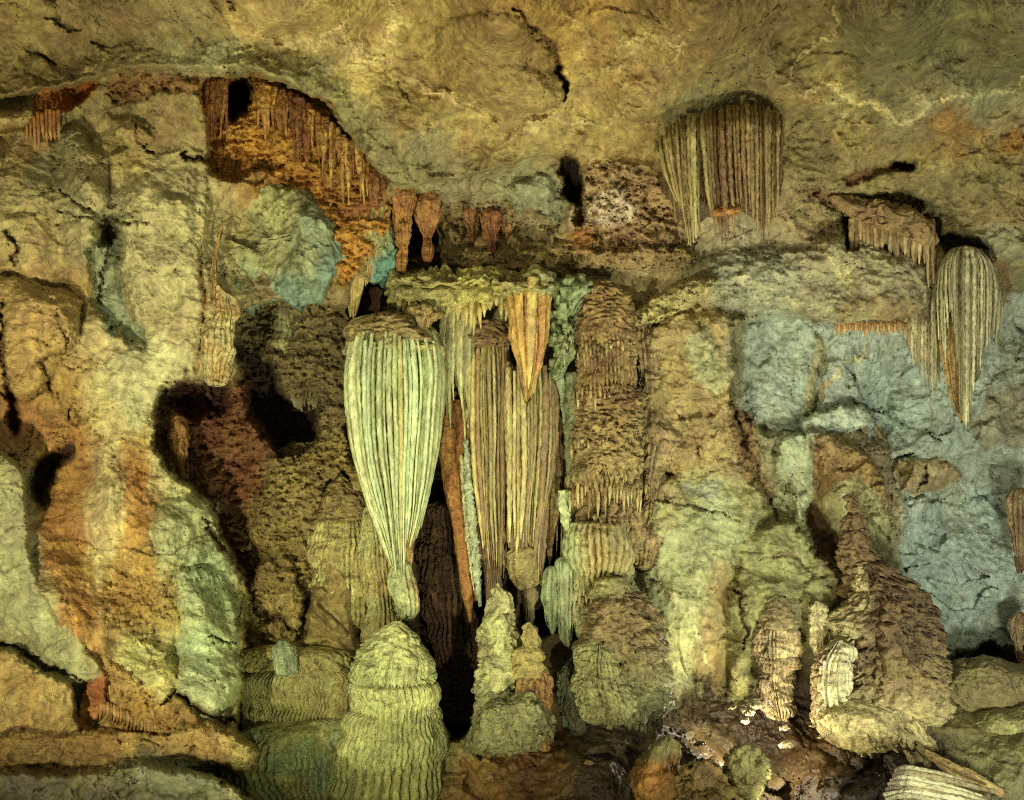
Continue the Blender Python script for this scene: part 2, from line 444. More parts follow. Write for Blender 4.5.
layer([(165,580),(205,560),(228,580),(240,620),(240,690),(225,725),(190,715),(175,680),(180,630)], bulge=.12, bw=20, col=(124,140,92), ca=.7, edge=.06)
layer([(110,560),(165,560),(180,620),(160,640),(120,630),(100,600)], dd=.04, col=(132,100,42), ca=.6, soft=12, wrink=1.2)
layer([(110,640),(175,630),(180,690),(160,705),(125,690)], bulge=.15, bw=16, col=(136,136,76), ca=.7, soft=8)
crack([(60,190),(100,214),(112,246),(96,300)], 2.5, .18)
crack([(58,210),(110,224),(150,222)], 2.0, .12)
crack([(176,152),(196,158),(216,163)], 2.0, .25, (60,44,22))
crack([(60,312),(66,350),(40,360),(58,400)], 2.2, .2, (84,56,24)); crack([(2,300),(4,370),(16,400)], 2.4, .3, (70,44,20))
crack([(80,400),(64,420)], 2, .2); crack([(20,210),(60,222),(80,220)], 1.5, .1)
crack([(0,235),(16,246),(14,268)], 2.2, .25, (80,50,20))
crack([(140,120),(140,140),(150,150)], 2, .15); crack([(200,245),(205,300),(200,375)], 3, .14, (134,92,38))
crack([(212,640),(226,644),(240,641)], 1.6, .2, (50,44,26)); crack([(235,575),(240,600),(236,630)], 2, .15)
crack([(160,706),(175,690),(200,712),(240,722)], 3.0, .3, (84,50,22)); crack([(205,520),(222,545),(240,578),(262,612)], 3.2, .35, (90,46,20))
crack([(240,722),(252,726),(258,716),(268,724)], 2.0, .25, (50,36,20))
# ochre band under ceiling, top left
layer([(34,100),(70,90),(95,84),(86,100),(66,112),(50,122),(36,130),(30,118)], dd=.2, soft=2.5, col=(150,84,24), wrink=.8, flute=.4)
layer([(98,84),(150,72),(205,70),(206,96),(180,92),(140,98),(110,104)], dd=.1, soft=4, col=(122,82,34), ca=.75, wrink=1.4)
layer([(-400,110),(20,104),(42,112),(40,124),(10,132),(-400,150)], bulge=.3, bw=8, soft=3, col=(134,116,62), ca=.8)
# ochre alcove under the arch
ALC = [(203,72),(250,74),(300,86),(328,106),(346,130),(366,158),(384,184),(388,215),(380,240),(340,300),(322,235),(300,200),(272,178),(258,168),(240,180),(214,180),(206,130)]
layer(ALC, d=12.05, soft=3, col=(156,102,30), wrink=1.8, rough=.8, flute=.35)
layer([(262,84),(300,92),(330,112),(356,150),(372,180),(340,190),(318,180),(285,165),(262,140)], bulge=.25, bw=12, col=(148,98,30), wrink=1.6, flute=.2, soft=4)
layer([(322,178),(360,176),(386,190),(384,214),(350,220),(326,206)], dd=.1, col=(128,80,26), wrink=2.0, soft=3)
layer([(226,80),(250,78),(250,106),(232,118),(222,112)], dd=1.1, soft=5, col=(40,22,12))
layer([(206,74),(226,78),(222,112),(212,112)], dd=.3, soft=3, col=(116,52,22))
# dark passages in the middle
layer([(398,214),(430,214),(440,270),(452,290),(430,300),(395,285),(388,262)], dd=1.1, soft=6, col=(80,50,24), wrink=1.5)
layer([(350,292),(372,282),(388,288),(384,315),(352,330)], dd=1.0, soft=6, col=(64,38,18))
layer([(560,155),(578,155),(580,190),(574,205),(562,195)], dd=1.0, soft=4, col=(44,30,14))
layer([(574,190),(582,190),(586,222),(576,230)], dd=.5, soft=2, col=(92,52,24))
# rock band between ceiling and columns
layer([(420,172),(520,170),(560,160),(562,205),(540,215),(420,215)], bulge=.3, bw=16, col=(112,106,66), ca=.6, soft=4, facet=1.0)
layer([(512,182),(545,172),(566,196),(564,225),(530,232),(510,215)], bulge=.25, bw=10, col=(108,114,78), ca=.7, soft=3, edge=.06)
layer([(430,195),(560,215),(560,248),(440,248)], dd=-.1, wrink=1.8, col=(122,94,52), ca=.5)
layer([(580,165),(650,160),(672,200),(690,240),(700,262),(600,262),(580,232)], dd=-.1, wrink=2.2, facet=1.2, col=(134,104,68), ca=.6, soft=4)
layer([(582,196),(630,190),(640,215),(620,225),(585,222)], bulge=.2, bw=6, col=(160,146,118), ca=.8, soft=3)
layer([(572,232),(592,228),(596,252),(575,256)], bulge=.15, bw=6, col=(136,80,28), ca=.9)
layer([(390,250),(700,245),(700,268),(560,276),(480,268),(390,275)], dd=-.35, soft=5, col=(126,106,60), ca=.6, wrink=1.8)
# long grey ledge on the right with its fringe line
layer([(690,262),(740,245),(800,250),(850,215),(900,250),(935,262),(930,300),(905,322),(840,330),(800,312),(760,306),(700,305),(672,300)], d=12.75, bulge=.3, bw=12, soft=3, col=(120,116,84), ca=.6, wrink=.7, facet=.4)
layer([(700,262),(760,248),(800,262),(790,305),(705,304)], bulge=.1, bw=20, col=(114,118,92), ca=.7, soft=6)
layer([(832,300),(905,296),(930,312),(905,332),(836,332)], dd=-.05, col=(116,96,52), ca=.6, soft=4)
# right blue grey wall
layer([(728,312),(840,325),(905,325),(940,300),(1440,240),(1440,700),(935,700),(900,560),(880,470),(830,430),(760,440),(728,400)], dd=.35, soft=3, facet=1.5, rough=.6, col=(128,144,132), ca=.65)
layer([(744,316),(815,320),(826,350),(818,400),(800,430),(748,420),(742,360)], bulge=.25, bw=14, col=(122,138,116), ca=.6, soft=4, edge=.06, facet=.5)
layer([(816,330),(826,348),(818,395),(806,430),(800,400),(810,370)], bulge=.05, col=(122,116,76), ca=.8, soft=2)
layer([(730,312),(748,316),(744,360),(742,410),(729,398),(736,350)], dd=-.25, col=(96,92,54), ca=.9, soft=2.5)
layer([(880,340),(940,370),(1000,400),(1040,420),(1040,470),(960,470),(900,460),(870,420),(850,360)], bulge=.15, bw=20, col=(110,128,112), ca=.6, facet=1.6, soft=6)
layer([(960,410),(1040,365),(1040,440),(980,450)], dd=.1, col=(96,80,46), ca=.6, soft=6)
layer([(906,480),(960,480),(1040,490),(1040,640),(950,655),(905,600),(900,530)], bulge=.1, bw=20, col=(128,146,134), ca=.75, facet=1.5, soft=5)
layer([(884,450),(950,462),(962,478),(930,496),(900,498)], bulge=.2, bw=8, col=(128,104,58), ca=.8, soft=2.5, edge=.1)
crack([(930,468),(926,480),(918,494)], 1.8, .25, (60,46,26)); crack([(900,500),(950,500),(1010,488)], 1.8, .18)
crack([(860,400),(905,420),(940,440)], 2, .2)
layer([(800,418),(845,404),(868,404),(870,424),(830,434),(804,440)], dd=-.35, bulge=.15, bw=6, col=(136,150,124), ca=.9, soft=2, facet=.4)
layer([(778,440),(812,432),(816,500),(800,530),(778,500)], dd=-.2, bulge=.15, bw=8, col=(122,134,98), ca=.8, soft=2.5)
layer([(814,436),(850,424),(880,436),(900,470),(910,520),(900,560),(870,520),(840,500),(822,480)], dd=-.2, bulge=.15, bw=14, col=(116,90,48), ca=.7, soft=5, wrink=.8, edge=.05, facet=1.5)
layer([(820,495),(850,480),(880,495),(905,550),(880,580),(840,560)], bulge=.15, bw=10, col=(124,124,82), ca=.8, soft=3)
layer([(815,500),(845,545),(850,600),(838,600),(812,545),(800,510)], dd=.35, col=(78,54,26), soft=3)
layer([(928,672),(945,655),(980,646),(1015,648),(1060,655),(1060,674),(1010,664),(965,668),(938,684)], dd=.8, soft=4, col=(52,46,28))  # recess above the mound, overhang shade also put into its dark colour
# slabs right of the main column
layer([(640,330),(700,300),(728,306),(738,345),(728,400),(742,450),(758,500),(770,520),(740,500),(680,480),(640,460)], d=13.0, bulge=.25, bw=12, soft=3, col=(124,106,60), ca=.55, facet=.9, wrink=.6)
layer([(690,330),(706,322),(728,370),(724,398),(700,390),(684,360)], bulge=.1, bw=8, col=(122,124,84), ca=.8, soft=3, edge=.04)
layer([(622,318),(680,280),(720,275),(712,300),(660,318),(630,328)], dd=-.55, bulge=.15, bw=6, col=(142,132,78), ca=.9, soft=2.5, wrink=1.6)
layer([(728,400),(758,432),(775,470),(765,510),(745,480),(730,440)], dd=.1, col=(112,80,40), ca=.8, soft=3, wrink=1.0)
layer([(755,420),(780,440),(790,500),(800,540),(775,520),(762,470)], dd=.2, col=(110,112,76), ca=.7, soft=4, facet=1.4)
crack([(728,400),(746,448),(766,500),(800,560),(846,600)], 2.4, .35, (64,44,22))
layer([(650,490),(690,468),(735,476),(762,495),(752,540),(738,570),(700,610),(690,660),(700,690),(640,690),(640,560)], d=12.95, bulge=.2, bw=24, soft=6, col=(120,124,80), ca=.5, facet=.6)
layer([(700,600),(722,560),(738,575),(726,640),(730,690),(700,680),(696,640)], dd=.08, col=(124,102,58), ca=.6, soft=9)
layer([(680,485),(730,482),(720,500),(690,502)], bulge=.03, col=(110,116,92), ca=.8, soft=4)
crack([(668,580),(680,610),(692,630),(712,672)], 2.0, -.06, (156,152,104)); crack([(650,500),(700,510),(745,520)], 1.8,.15)
crack([(664,400),(690,430),(700,470)], 1.8,.12); crack([(655,445),(720,436)],1.6,.1)
layer([(742,530),(790,515),(830,560),(848,600),(845,660),(800,640),(760,690),(730,700),(724,640),(735,580)], d=13.15, bulge=.25, bw=22, soft=6, col=(110,110,64), ca=.6, facet=.8, edge=.12)
layer([(732,600),(752,570),(762,620),(755,690),(728,700)], bulge=.1, bw=8, col=(100,92,52), ca=.7, soft=4)
crack([(754,560),(800,556),(830,590)], 2, .12, (84,62,32)); crack([(735,590),(748,600),(742,650)],2.4,.25,(58,40,22)); crack([(770,600),(800,600),(815,575)],1.8,.15)
# recess: red brown flowstone floor and back
layer([(160,392),(175,380),(205,382),(236,386),(240,340),(236,305),(330,300),(352,312),(352,430),(350,480),(330,520),(312,600),(305,645),(262,640),(250,600),(234,560),(218,520),(205,492),(172,478),(155,440)], d=12.7, soft=4, wrink=2.0, scale=.55, facet=0, rough=.6)
layer([(160,392),(195,378),(238,384),(242,352),(262,350),(268,430),(266,470),(262,520),(238,520),(216,500),(178,470),(160,440)], soft=8, col=(104,58,26), ca=.8, dd=.0)
layer([(262,470),(350,430),(350,520),(312,600),(270,560),(245,520)], bulge=.3, bw=20, soft=10, col=(112,96,46), scale=1.0)
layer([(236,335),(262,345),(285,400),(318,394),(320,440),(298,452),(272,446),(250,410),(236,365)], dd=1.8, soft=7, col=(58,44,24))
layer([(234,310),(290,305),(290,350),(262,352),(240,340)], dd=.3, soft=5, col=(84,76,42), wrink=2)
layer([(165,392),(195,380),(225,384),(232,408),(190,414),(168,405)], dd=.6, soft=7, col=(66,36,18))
layer([(218,520),(232,500),(262,560),(268,612),(250,590),(232,555)], dd=.5, soft=3, col=(92,54,24))
layer([(250,560),(305,560),(306,640),(280,690),(246,700),(246,600)], d=12.3, bulge=.25, bw=16, col=(118,102,48), ca=.7, soft=4, scale=.5, flute=.4)
crack([(240,578),(262,612),(300,640)], 3.0, .3, (70,42,20)); crack([(298,560),(305,600),(304,630)],2.4,.35,(60,40,20))
# dark void behind the central drapes
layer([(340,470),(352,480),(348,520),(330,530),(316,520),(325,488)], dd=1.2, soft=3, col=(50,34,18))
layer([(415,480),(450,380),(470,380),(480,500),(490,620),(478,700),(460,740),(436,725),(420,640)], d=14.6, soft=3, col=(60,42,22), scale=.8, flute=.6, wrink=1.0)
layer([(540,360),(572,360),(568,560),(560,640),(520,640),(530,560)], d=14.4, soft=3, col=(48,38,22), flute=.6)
# low green flowstone at left foot of the dome
layer([(236,650),(300,640),(350,650),(352,720),(400,740),(400,800),(430,860),(230,860),(210,760),(246,722)], d=12.2, bulge=.3, bw=14, soft=4, col=(116,108,50), ca=.75, flute=.5, scale=.25, facet=.1)
# ledge (walkway edge) and dark foreground bank
layer([(-400,738),(60,736),(130,728),(200,724),(240,730),(262,750),(250,770),(150,762),(60,772),(-400,775)], d=9.7, bulge=.10, bw=14, soft=6, col=(124,98,44), ca=.6, facet=.5, rough=.8, wrink=.8)
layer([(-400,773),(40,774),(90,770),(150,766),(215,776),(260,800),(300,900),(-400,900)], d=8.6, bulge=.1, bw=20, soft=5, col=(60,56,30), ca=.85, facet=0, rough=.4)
layer([(126,762),(160,752),(200,770),(235,800),(170,800),(140,790)], bulge=.1, bw=8, col=(82,88,56), ca=.7, soft=9, facet=.5)
# fin and comb of drip at lower left
layer([(84,690),(104,668),(112,690),(104,712),(82,736),(76,728)], d=9.9, dd=-.1, soft=2, col=(124,70,26), flute=.4)
layer([(104,660),(130,672),(160,702),(180,720),(160,735),(110,728),(108,700)], d=10.1, bulge=.15, bw=10, soft=2.5, col=(126,96,42), ca=.8, wrink=1.3)
# ceiling shapes
CEIL = [(-600,-600),(1700,-600),(1700,215),(1040,232),(990,222),(940,205),(880,196),(820,180),(786,170),(740,165),(700,165),(668,172),(640,168),(600,162),(560,154),(510,166),(460,178),(420,184),(386,182),(366,158),(346,130),(328,104),(300,86),(250,70),(205,68),(150,66),(95,78),(35,96),(-600,120)]
csd = polysd(PX+WXn*.7, PY+WYn*.7, smooth_poly(CEIL))
wc = sstep(-3, 3, csd)
left = sstep(700, 420, PX)
lip = np.exp(-np.clip(csd, 0, None)/26)*wc
D = D - lip*(.15+.30*left)
FACET = FACET*(1-wc) + .25*wc
WRINK = WRINK*(1-wc) + .5*wc
ROUGHA = ROUGHA*(1-wc)+.9*wc
layer([(190,70),(240,58),(290,62),(340,92),(385,140),(420,184),(380,178),(350,134),(318,100),(270,82)], bulge=.12, bw=10, soft=5, col=(108,104,62), ca=.7, wrink=.8)
layer([(170,60),(200,42),(250,46),(262,58),(230,66),(190,70)], bulge=.1, soft=6, col=(116,116,74), ca=.8)
layer([(430,20),(500,8),(545,40),(566,80),(565,105),(530,120),(480,112),(440,80)], bulge=.3, bw=16, soft=4, col=(112,92,46), ca=.6, edge=.06)
crack([(510,8),(545,38),(566,70),(566,100)], 3.2, .35, (92,54,22)); crack([(556,60),(569,78),(565,92)], 3.5, .4, (56,34,16))
layer([(500,128),(560,112),(640,115),(700,140),(690,170),(640,168),(560,154),(510,160)], bulge=.25, bw=14, soft=5, col=(128,108,56), ca=.6)
layer([(790,120),(820,88),(860,96),(880,112),(940,108),(985,130),(1040,132),(1040,100),(1100,250),(800,250),(788,170)], dd=.15, soft=6, col=(106,94,52), ca=.45, wrink=.8)
layer([(930,118),(950,108),(976,122),(988,136),(960,138),(935,132)], bulge=.15, bw=8, col=(120,86,38), ca=.8, soft=4)
layer([(994,128),(1040,122),(1040,152),(1000,155)], bulge=.2, bw=8, col=(122,80,32), ca=.9, soft=4, wrink=1.6)
layer([(880,118),(960,100),(1040,78),(1040,128),(985,132),(950,108),(910,122)], bulge=.12, bw=14, col=(110,108,72), ca=.6, soft=5, wrink=.5)
layer([(838,176),(870,164),(912,158),(914,166),(880,170),(850,184)], dd=.25, soft=3, col=(92,60,32)); layer([(890,160),(915,158),(915,166),(890,166)], dd=.35, soft=2, col=(46,44,26))
layer([(800,190),(840,196),(900,196),(945,220),(935,250),(905,235),(870,215),(830,210)], dd=.2, soft=3, col=(112,76,44), ca=.8, wrink=2.4)
layer([(846,212),(858,212),(856,240),(860,252),(842,252),(848,236)], dd=.4, soft=3, col=(72,48,24))
layer([(934,236),(950,230),(985,236),(1000,262),(985,256),(945,252)], dd=.45, soft=4, col=(60,50,28))
layer([(955,228),(1040,226),(1040,268),(1000,262),(980,240)], bulge=.15, bw=8, col=(110,112,80), ca=.7, soft=4)
layer([(984,255),(1010,262),(1012,300),(1000,310),(990,285)], dd=.1, col=(116,70,28), ca=.8, soft=3)
for c_, w_, ca_ in [([(255,30),(300,42),(345,34),(352,8)],3,.6),([(352,8),(340,50),(370,60),(400,40),(395,5)],3,.6),([(310,66),(370,62),(385,50),(400,0)],3.5,.6),([(385,60),(420,80),(460,96)],3,.6),
        ([(430,80),(460,100),(500,98)],2.2,.4),([(560,78),(610,70),(640,40),(700,30)],2.2,.35),([(500,140),(560,122),(640,118)],2.4,.45),([(610,60),(620,40),(680,42),(660,70)],2.5,.4),
        ([(790,100),(830,84),(868,110),(905,118),(950,100),(1024,80)],3,.55),([(780,90),(800,66),(850,0)],2.2,.4),([(800,110),(850,118),(890,132)],2,.4),([(200,74),(250,60),(290,54)],2.4,.5),([(640,132),(700,120),(760,112)],2.2,.35),
        ([(560,10),(590,40),(570,70)],3,.3),([(810,240),(835,262),(842,276)],1.5,.6),([(862,332),(856,360),(836,384),(806,402)],2.0,.8),([(848,256),(848,304)],2,.5),([(700,268),(760,282),(800,302)],1.5,.4),
        ([(110,200),(104,260),(100,300)],2,.3),([(186,150),(205,240)],2.5,.2)]:
    crack(c_, w_, -.04, (178,162,104), ca_, sx=2.2)
for c_ in [[(50,20),(80,30)],[(90,40),(115,46)],[(20,50),(60,60)],[(230,0),(238,10)],[(396,80),(410,100)]]:
    crack(c_, 3, .15, (64,52,28), .7)

_gm = sstep(-4, 4, polysd(PX, PY, [(432,742),(560,735),(640,720),(700,682),(800,715),(930,760),(1060,1700),(430,1700)]))
WRINK = WRINK*(1-_gm)+.8*_gm; FACET = FACET*(1-_gm)+1.0*_gm
# ---------------- apply relief in world space
base = P(PX, PY, D)
x, y, z = base[..., 0], base[..., 1], base[..., 2]
q = base.copy()
wx = fbm(q, .5, 3, off=1.3)*.9; wz = fbm(q, .5, 3, off=7.3)*.9
h = .34*ROUGHA*fbm(q, .55, 3, .5, off=2.2) + .10*ROUGHA*fbm(q, 1.5, 4, .45, off=4.4, mode=2)
_, _, _, f1 = cells((x*.9+z*.5+wx)*.95, (z*.9-x*.3+wz)*1.1, 1.0)
_, _, _, f2 = cells((x+z*.35+wx*.6)*2.6, (z*1.3-x*.25+wz*.6)*2.8, 2.0)
_, _, _, f3 = cells((x+z*.4+wx*.5)*7, (z*1.4-x*.3+wz*.5)*7, 4.0)
h += FACET*(.20*f1 + .10*f2 + .03*f3)
h += -(.05*crev(fbm(q, 1.3, 4, .6, s=(1, 1, 1.25), off=71), .022)*sstep(-.2, .35, fbm(q, .6, 3, off=73)) + WRINK*(1-.85*wc)*.045*crev(fbm(q, 3.4, 3, .6, s=(.8, .8, 1.4), off=77), .06))
h += WRINK*(.06*fbm(q, 4.5, 4, .6, s=(.8, .8, 1.25), off=8.8, mode=2) + .02*fbm(q, 14, 4, .6, off=6.6, mode=1))
# flowstone scales
ph = z*5.5 + 1.9*fbm(q, 1.4, 3, .6, s=(1, 1, 1.6), off=5.5)
saw = ph-np.floor(ph)
h += -SCALE*.09*crev(fbm(q, 2.4, 3, .55, s=(.75, .75, 2.4), off=81), .07)
h += SCALE*(.07*(1-saw)**1.5*(1+.6*pn(x*6, y*6, z*3)) + .035*fbm(q, 7, 3, .6, s=(1, 1, 1.8), mode=1))
fl = x*10 + 1.6*fbm(q, 1.2, 3, .5, s=(1.4, 1, .35), off=1.5)
h += FLUTE*.07*(np.abs(np.cos(fl*1.6))**.6-.5)*(1+.6*pn(x*3, y*2, z*.8))
# stains: brown, pale and grey clouds that follow the rock, thin vertical streaks
s1 = fbm(q, 1.1, 6, .62, off=11); s2 = fbm(q, 2.6, 6, .65, off=15); s3 = fbm(q, 2.2, 4, .6, s=(3.5, 2, .35), off=21)
k1 = sstep(.18, .75, s1)[..., None]*.35; COL = COL*(1-k1)+COL*np.array([1.08, .87, .6])*k1
k2 = sstep(.2, .8, s2)[..., None]*.4; COL = COL*(1-k2)+(COL*1.35+.01)*k2
k3 = sstep(.2, .9, -s2)[..., None]*.45; COL = COL*(1-k3)+COL*np.array([.62, .55, .5])*k3
vn = 1-sstep(0, .045, np.abs(fbm(q, .9, 5, .6, off=31)))
vn2 = (1-sstep(0, .035, np.abs(fbm(q, 2.1, 4, .6, off=37))))*sstep(-.3, .5, fbm(q, .7, 3, off=41))
vd = (1-sstep(0, .03, np.abs(fbm(q, 1.5, 5, .62, s=(1, 1, .8), off=47))))*sstep(-.1, .5, fbm(q, .8, 3, off=51))
COL = COL*(1+.38*vn[..., None]*wc[..., None]+.22*vn2[..., None]-.35*vd[..., None])
h += -.035*vd*(1-wc) - .02*vd + .012*vn*wc
COL = COL*(1+.18*np.clip(s3, -1, 1))[..., None]
D = D - h
V = P(PX, PY, D)
COLA = np.clip(COL*GAIN, .004, .8)

# split into ceiling, wall, ground and walkway sheets that share their borders
GROUND = [(432,742),(500,735),(560,735),(640,720),(672,690),(700,682),(760,690),(800,715),(850,742),(930,760),(1010,790),(1060,1700),(-700,1700),(-700,778),(60,774),(150,766),(215,776),(260,800),(330,815),(440,800),(420,775)]
gsd = polysd(PX, PY, GROUND)
ny, nx = PX.shape
idx = np.arange(ny*nx).reshape(ny, nx)
Q = np.stack([idx[:-1, :-1], idx[1:, :-1], idx[1:, 1:], idx[:-1, 1:]], -1).reshape(-1, 4)
cm = (csd > 0)[:-1, :-1].ravel(); gm = (gsd > 0)[:-1, :-1].ravel()
VF = V.reshape(-1, 3); CF = COLA.reshape(-1, 3)
for nm, sel, mt in (("cave_ceiling", cm, M_CEIL), ("ground", gm & ~cm, M_MUD), ("cave_wall", ~cm & ~gm, M_LIME)):
    q4 = Q[sel]; u, inv = np.unique(q4, return_inverse=True)
    o = mesh_obj(nm, VF[u], inv.reshape(-1, 4), CF[u], mt)
    tag(o, kind="structure")

# ================================================================ builders for speleothems
def keyed(v, py):
    if v is None: return np.zeros(py.shape)
    if isinstance(v, (int, float)): return np.full(py.shape, float(v))
    a = np.array(v, float)
    return np.interp(py, a[:, 0], a[:, 1])


_seed = [0]
def lathe(name, rows, d, mat, col, parent=None, ratio=.8, flute=None, nf=16, scale=None, sf=8.0, pop=None, pf=6.0,
          lump=.05, lf=1.2, drip=0.0, dripn=None, col2=None, c2=.5, streak=.25, wob=0.0, dpx=1.25, sharp=.6, crisp=1.0, fw=.9, side=None, ends=(12, 8)):
    """a dripstone body: rows of (py, left px, right px), top to bottom, around a depth d"""
    _seed[0] += 1; sd = _seed[0]*3.71
    R = np.array([r[:3] for r in rows], float)
    Dr = np.array([r[3] if len(r) > 3 else d for r in rows], float)
    y0, y1 = R[0, 0], R[-1, 0]
    nt = max(12, int((y1-y0)/dpx))
    py = np.linspace(y0, y1, nt)
    def cr(vals):
        # smooth interpolation through the rows
        v = np.interp(py, R[:, 0], vals)
        k = max(1, int(nt/len(R)/3)); w = np.ones(2*k+1)/(2*k+1)
        vp = np.pad(v, k, mode='edge')
        return np.convolve(vp, w, 'valid')
    xl = cr(R[:, 1]); xr = cr(R[:, 2]); dd = cr(Dr)
    on = lambda o_: fbm(np.stack([py/26, py*0+o_, py*0], -1), 1.0, 3, .5, off=sd)
    ew_ = (xr-xl)*.07; xl = xl+ew_*on(1.3); xr = xr+ew_*on(8.1)
    cx = (xl+xr)/2; rad = np.maximum((xr-xl)/2, .2)/FPX*dd
    L_ = y1-y0
    e0_ = max(2., min(ends[0], L_*.22)); e1_ = max(1.5, min(ends[1], L_*.15))
    rnd_ = lambda u: np.sqrt(np.clip(1-(1-np.clip(u, 0, 1))**2, .004, 1))
    rad = rad*rnd_((py-y0+.3)/e0_)*rnd_((y1-py+.3)/e1_)
    rmax = rad.max()
    nfr = int(np.clip(np.pi*rmax*FPX/d/1.25, 14, 420)); nbk = max(8, nfr//4)
    th = np.concatenate([np.linspace(-np.pi-.25, .25, nfr, endpoint=False), np.linspace(.25, np.pi-.25, nbk, endpoint=False)])
    T, YY = np.meshgrid(th, py)
    C = P(cx, py, dd)
    rr = rad[:, None]
    dx = np.cos(T); dy = np.sin(T)*ratio
    nx = np.cos(T)*ratio; ny_ = np.sin(T); nl = np.sqrt(nx*nx+ny_*ny_)+1e-6; nx = nx/nl; ny_ = ny_/nl
    q = C[:, None, :] + np.stack([rr*dx, rr*dy, rr*dx*0], -1)
    arc = T*rmax
    s = q[..., 0]*1.0
    zz = q[..., 2]
    ac = np.stack([np.cos(T)*rmax, np.sin(T)*rmax, zz+sd], -1)   # around-the-body coordinates
    a3 = np.stack([np.cos(T)*rr, np.sin(T)*rr, zz+sd], -1)
    py2 = YY + 4*fbm(a3, 2.5, 2, off=sd)
    h = lump*fbm(a3, lf, 3, .5, off=sd)*1.3
    hL = h; h = h*0
    F = keyed(flute, py2); S = .55*keyed(scale, py2); PO = .5*keyed(pop, py2)
    endt = np.clip(np.minimum(rr/(rmax*.35), 1), .12, 1)
    phase = nf*T/2 + fw*fbm(ac, 1.1, 3, .5, s=(1.5, 1.5, .3), off=sd+3)
    rib = np.abs(np.cos(phase))**sharp
    ribamp = 1.75+1.9*pn(ac[..., 0]*3.2, ac[..., 1]*3.2, ac[..., 2]*.5)
    rib2 = np.abs(np.cos(phase*2.3+1.3))**.7
    if flute is not None:
        h = h - 1.9*F*np.exp(-(np.cos(phase)/.16)**2)*np.clip(ribamp*.6, .2, 1.6)*endt
    h = h + F*((rib-.65)*ribamp + .4*(rib2-.6) + .3*fbm(a3, 8, 2, .5, s=(1, 1, .5), off=sd+9, mode=1))*endt
    if scale is not None:
        ph = zz*sf + 1.7*fbm(a3, 1.7, 3, .6, s=(1.1, 1.1, 1.2), off=sd+5)
        saw = ph-np.floor(ph)
        lip = (1-saw)**1.3*sstep(0, .12, saw)
        rowid = np.floor(ph)
        amp = .55+.9*np.clip(.5+pn(a3[..., 0]*4, a3[..., 1]*4, rowid*3.3+sd), 0, 1)
        dr = np.abs(np.cos(nf*1.7*T+rowid*2.1+1.2*pn(a3[..., 0]*5, a3[..., 1]*5, a3[..., 2]*2)))**.6
        h = h - 1.7*S*np.exp(-(fbm(a3, sf*.30, 3, .55, s=(.75, .75, 2.6), off=sd+21)/.07)**2)*endt
        h = h + S*(lip*amp*(.9+.2*dr) - .35 + .25*fbm(a3, 5, 2, .45, s=(1, 1, 1.3), off=sd+1, mode=1))*endt
    if pop is not None:
        h = h - 1.8*PO*np.exp(-(fbm(a3, pf*.55, 3, .55, off=sd+20)/.09)**2)*endt
        h = h + 1.0*PO*(fbm(a3, pf*.9, 2, .5, s=(1, 1, 1.0), off=sd+2, mode=1))*1.1*endt
    h = h + .022*(np.abs(fbm(a3, 5.5, 2, .5, s=(1, 1, 1.7), off=sd+12))**.5-.5)*endt
    h = h + .010*crisp*fbm(a3, 13, 2, .6, off=sd+4)
    h = np.where(h > 0, .032*np.tanh(h/.032), h)+hL
    h = np.maximum(h, -rr*.75)
    zoff = np.zeros(T.shape)
    if drip:
        w = sstep(y1-min((y1-y0)*.4, 34), y1, YY)
        n_ = dripn or nf
        zoff = -w*drip*(np.abs(np.cos(n_*T/2+fw*fbm(ac, 1.1, 3, .5, s=(1.5, 1.5, .3), off=sd+3)))**1.4*(1+.8*pn(ac[..., 0]*3, ac[..., 1]*3, sd)) - .3)
    wb = wob*np.stack([fbm(np.stack([py*.0, py*.0, C[:, 2]], -1), 1.3, 2, off=sd), fbm(np.stack([py*.0, py*.0, C[:, 2]], -1), 1.3, 2, off=sd+50), py*0], -1)
    V = q + np.stack([h*nx, h*ny_, zoff], -1) + wb[:, None, :]
    nt_, nth = T.shape
    idx = np.arange(nt_*nth).reshape(nt_, nth)
    a = idx[:-1]; b = idx[1:]
    Q = np.stack([a, b, np.roll(b, -1, 1), np.roll(a, -1, 1)], -1).reshape(-1, 4)
    VV = V.reshape(-1, 3)
    top = V[0].mean(0) + np.array([0, 0, .3*rad[0]]); bot = V[-1].mean(0) - np.array([0, 0, .15*rad[-1]])
    i0 = len(VV); VV = np.concatenate([VV, [top, bot]])
    e0 = idx[0]; e1 = idx[-1]
    Qt = np.stack([np.full(nth, i0), e0, np.roll(e0, -1), np.roll(e0, -1)], -1)
    Qb = np.stack([np.full(nth, i0+1), np.roll(e1, -1), e1, e1], -1)
    # colour
    if isinstance(col, list):
        k = np.array([c[0] for c in col], float); cv = np.array([lin(c[1]) for c in col])
        cc = np.stack([np.interp(py2, k, cv[:, i]) for i in range(3)], -1)
    else:
        cc = np.broadcast_to(lin(col), T.shape+(3,)).copy()
    n1 = fbm(a3, 1.6, 5, .6, off=sd+6)
    if col2 is not None:
        m = sstep(.35-c2*.7, .75-c2*.5, n1+.05)[..., None]*.6
        cc = cc*(1-m)+lin(col2)*m
    if side is not None:   # other colour on one flank of the body: (direction -1 left / 1 right, colour, width)
        m = sstep(1-side[2], 1, side[0]*np.cos(T) + .3*n1)[..., None]
        cc = cc*(1-m)+lin(side[1])*m
    st = fbm(a3, 3.2, 4, .6, s=(1.6, 1.6, .18), off=sd+7)
    cc = cc*(1+streak*np.clip(st, -1.2, 1.2))[..., None]
    n2 = fbm(a3, 5, 4, .6, off=sd+8)
    cc = cc*(1+.22*np.clip(n2, -1, 1))[..., None]
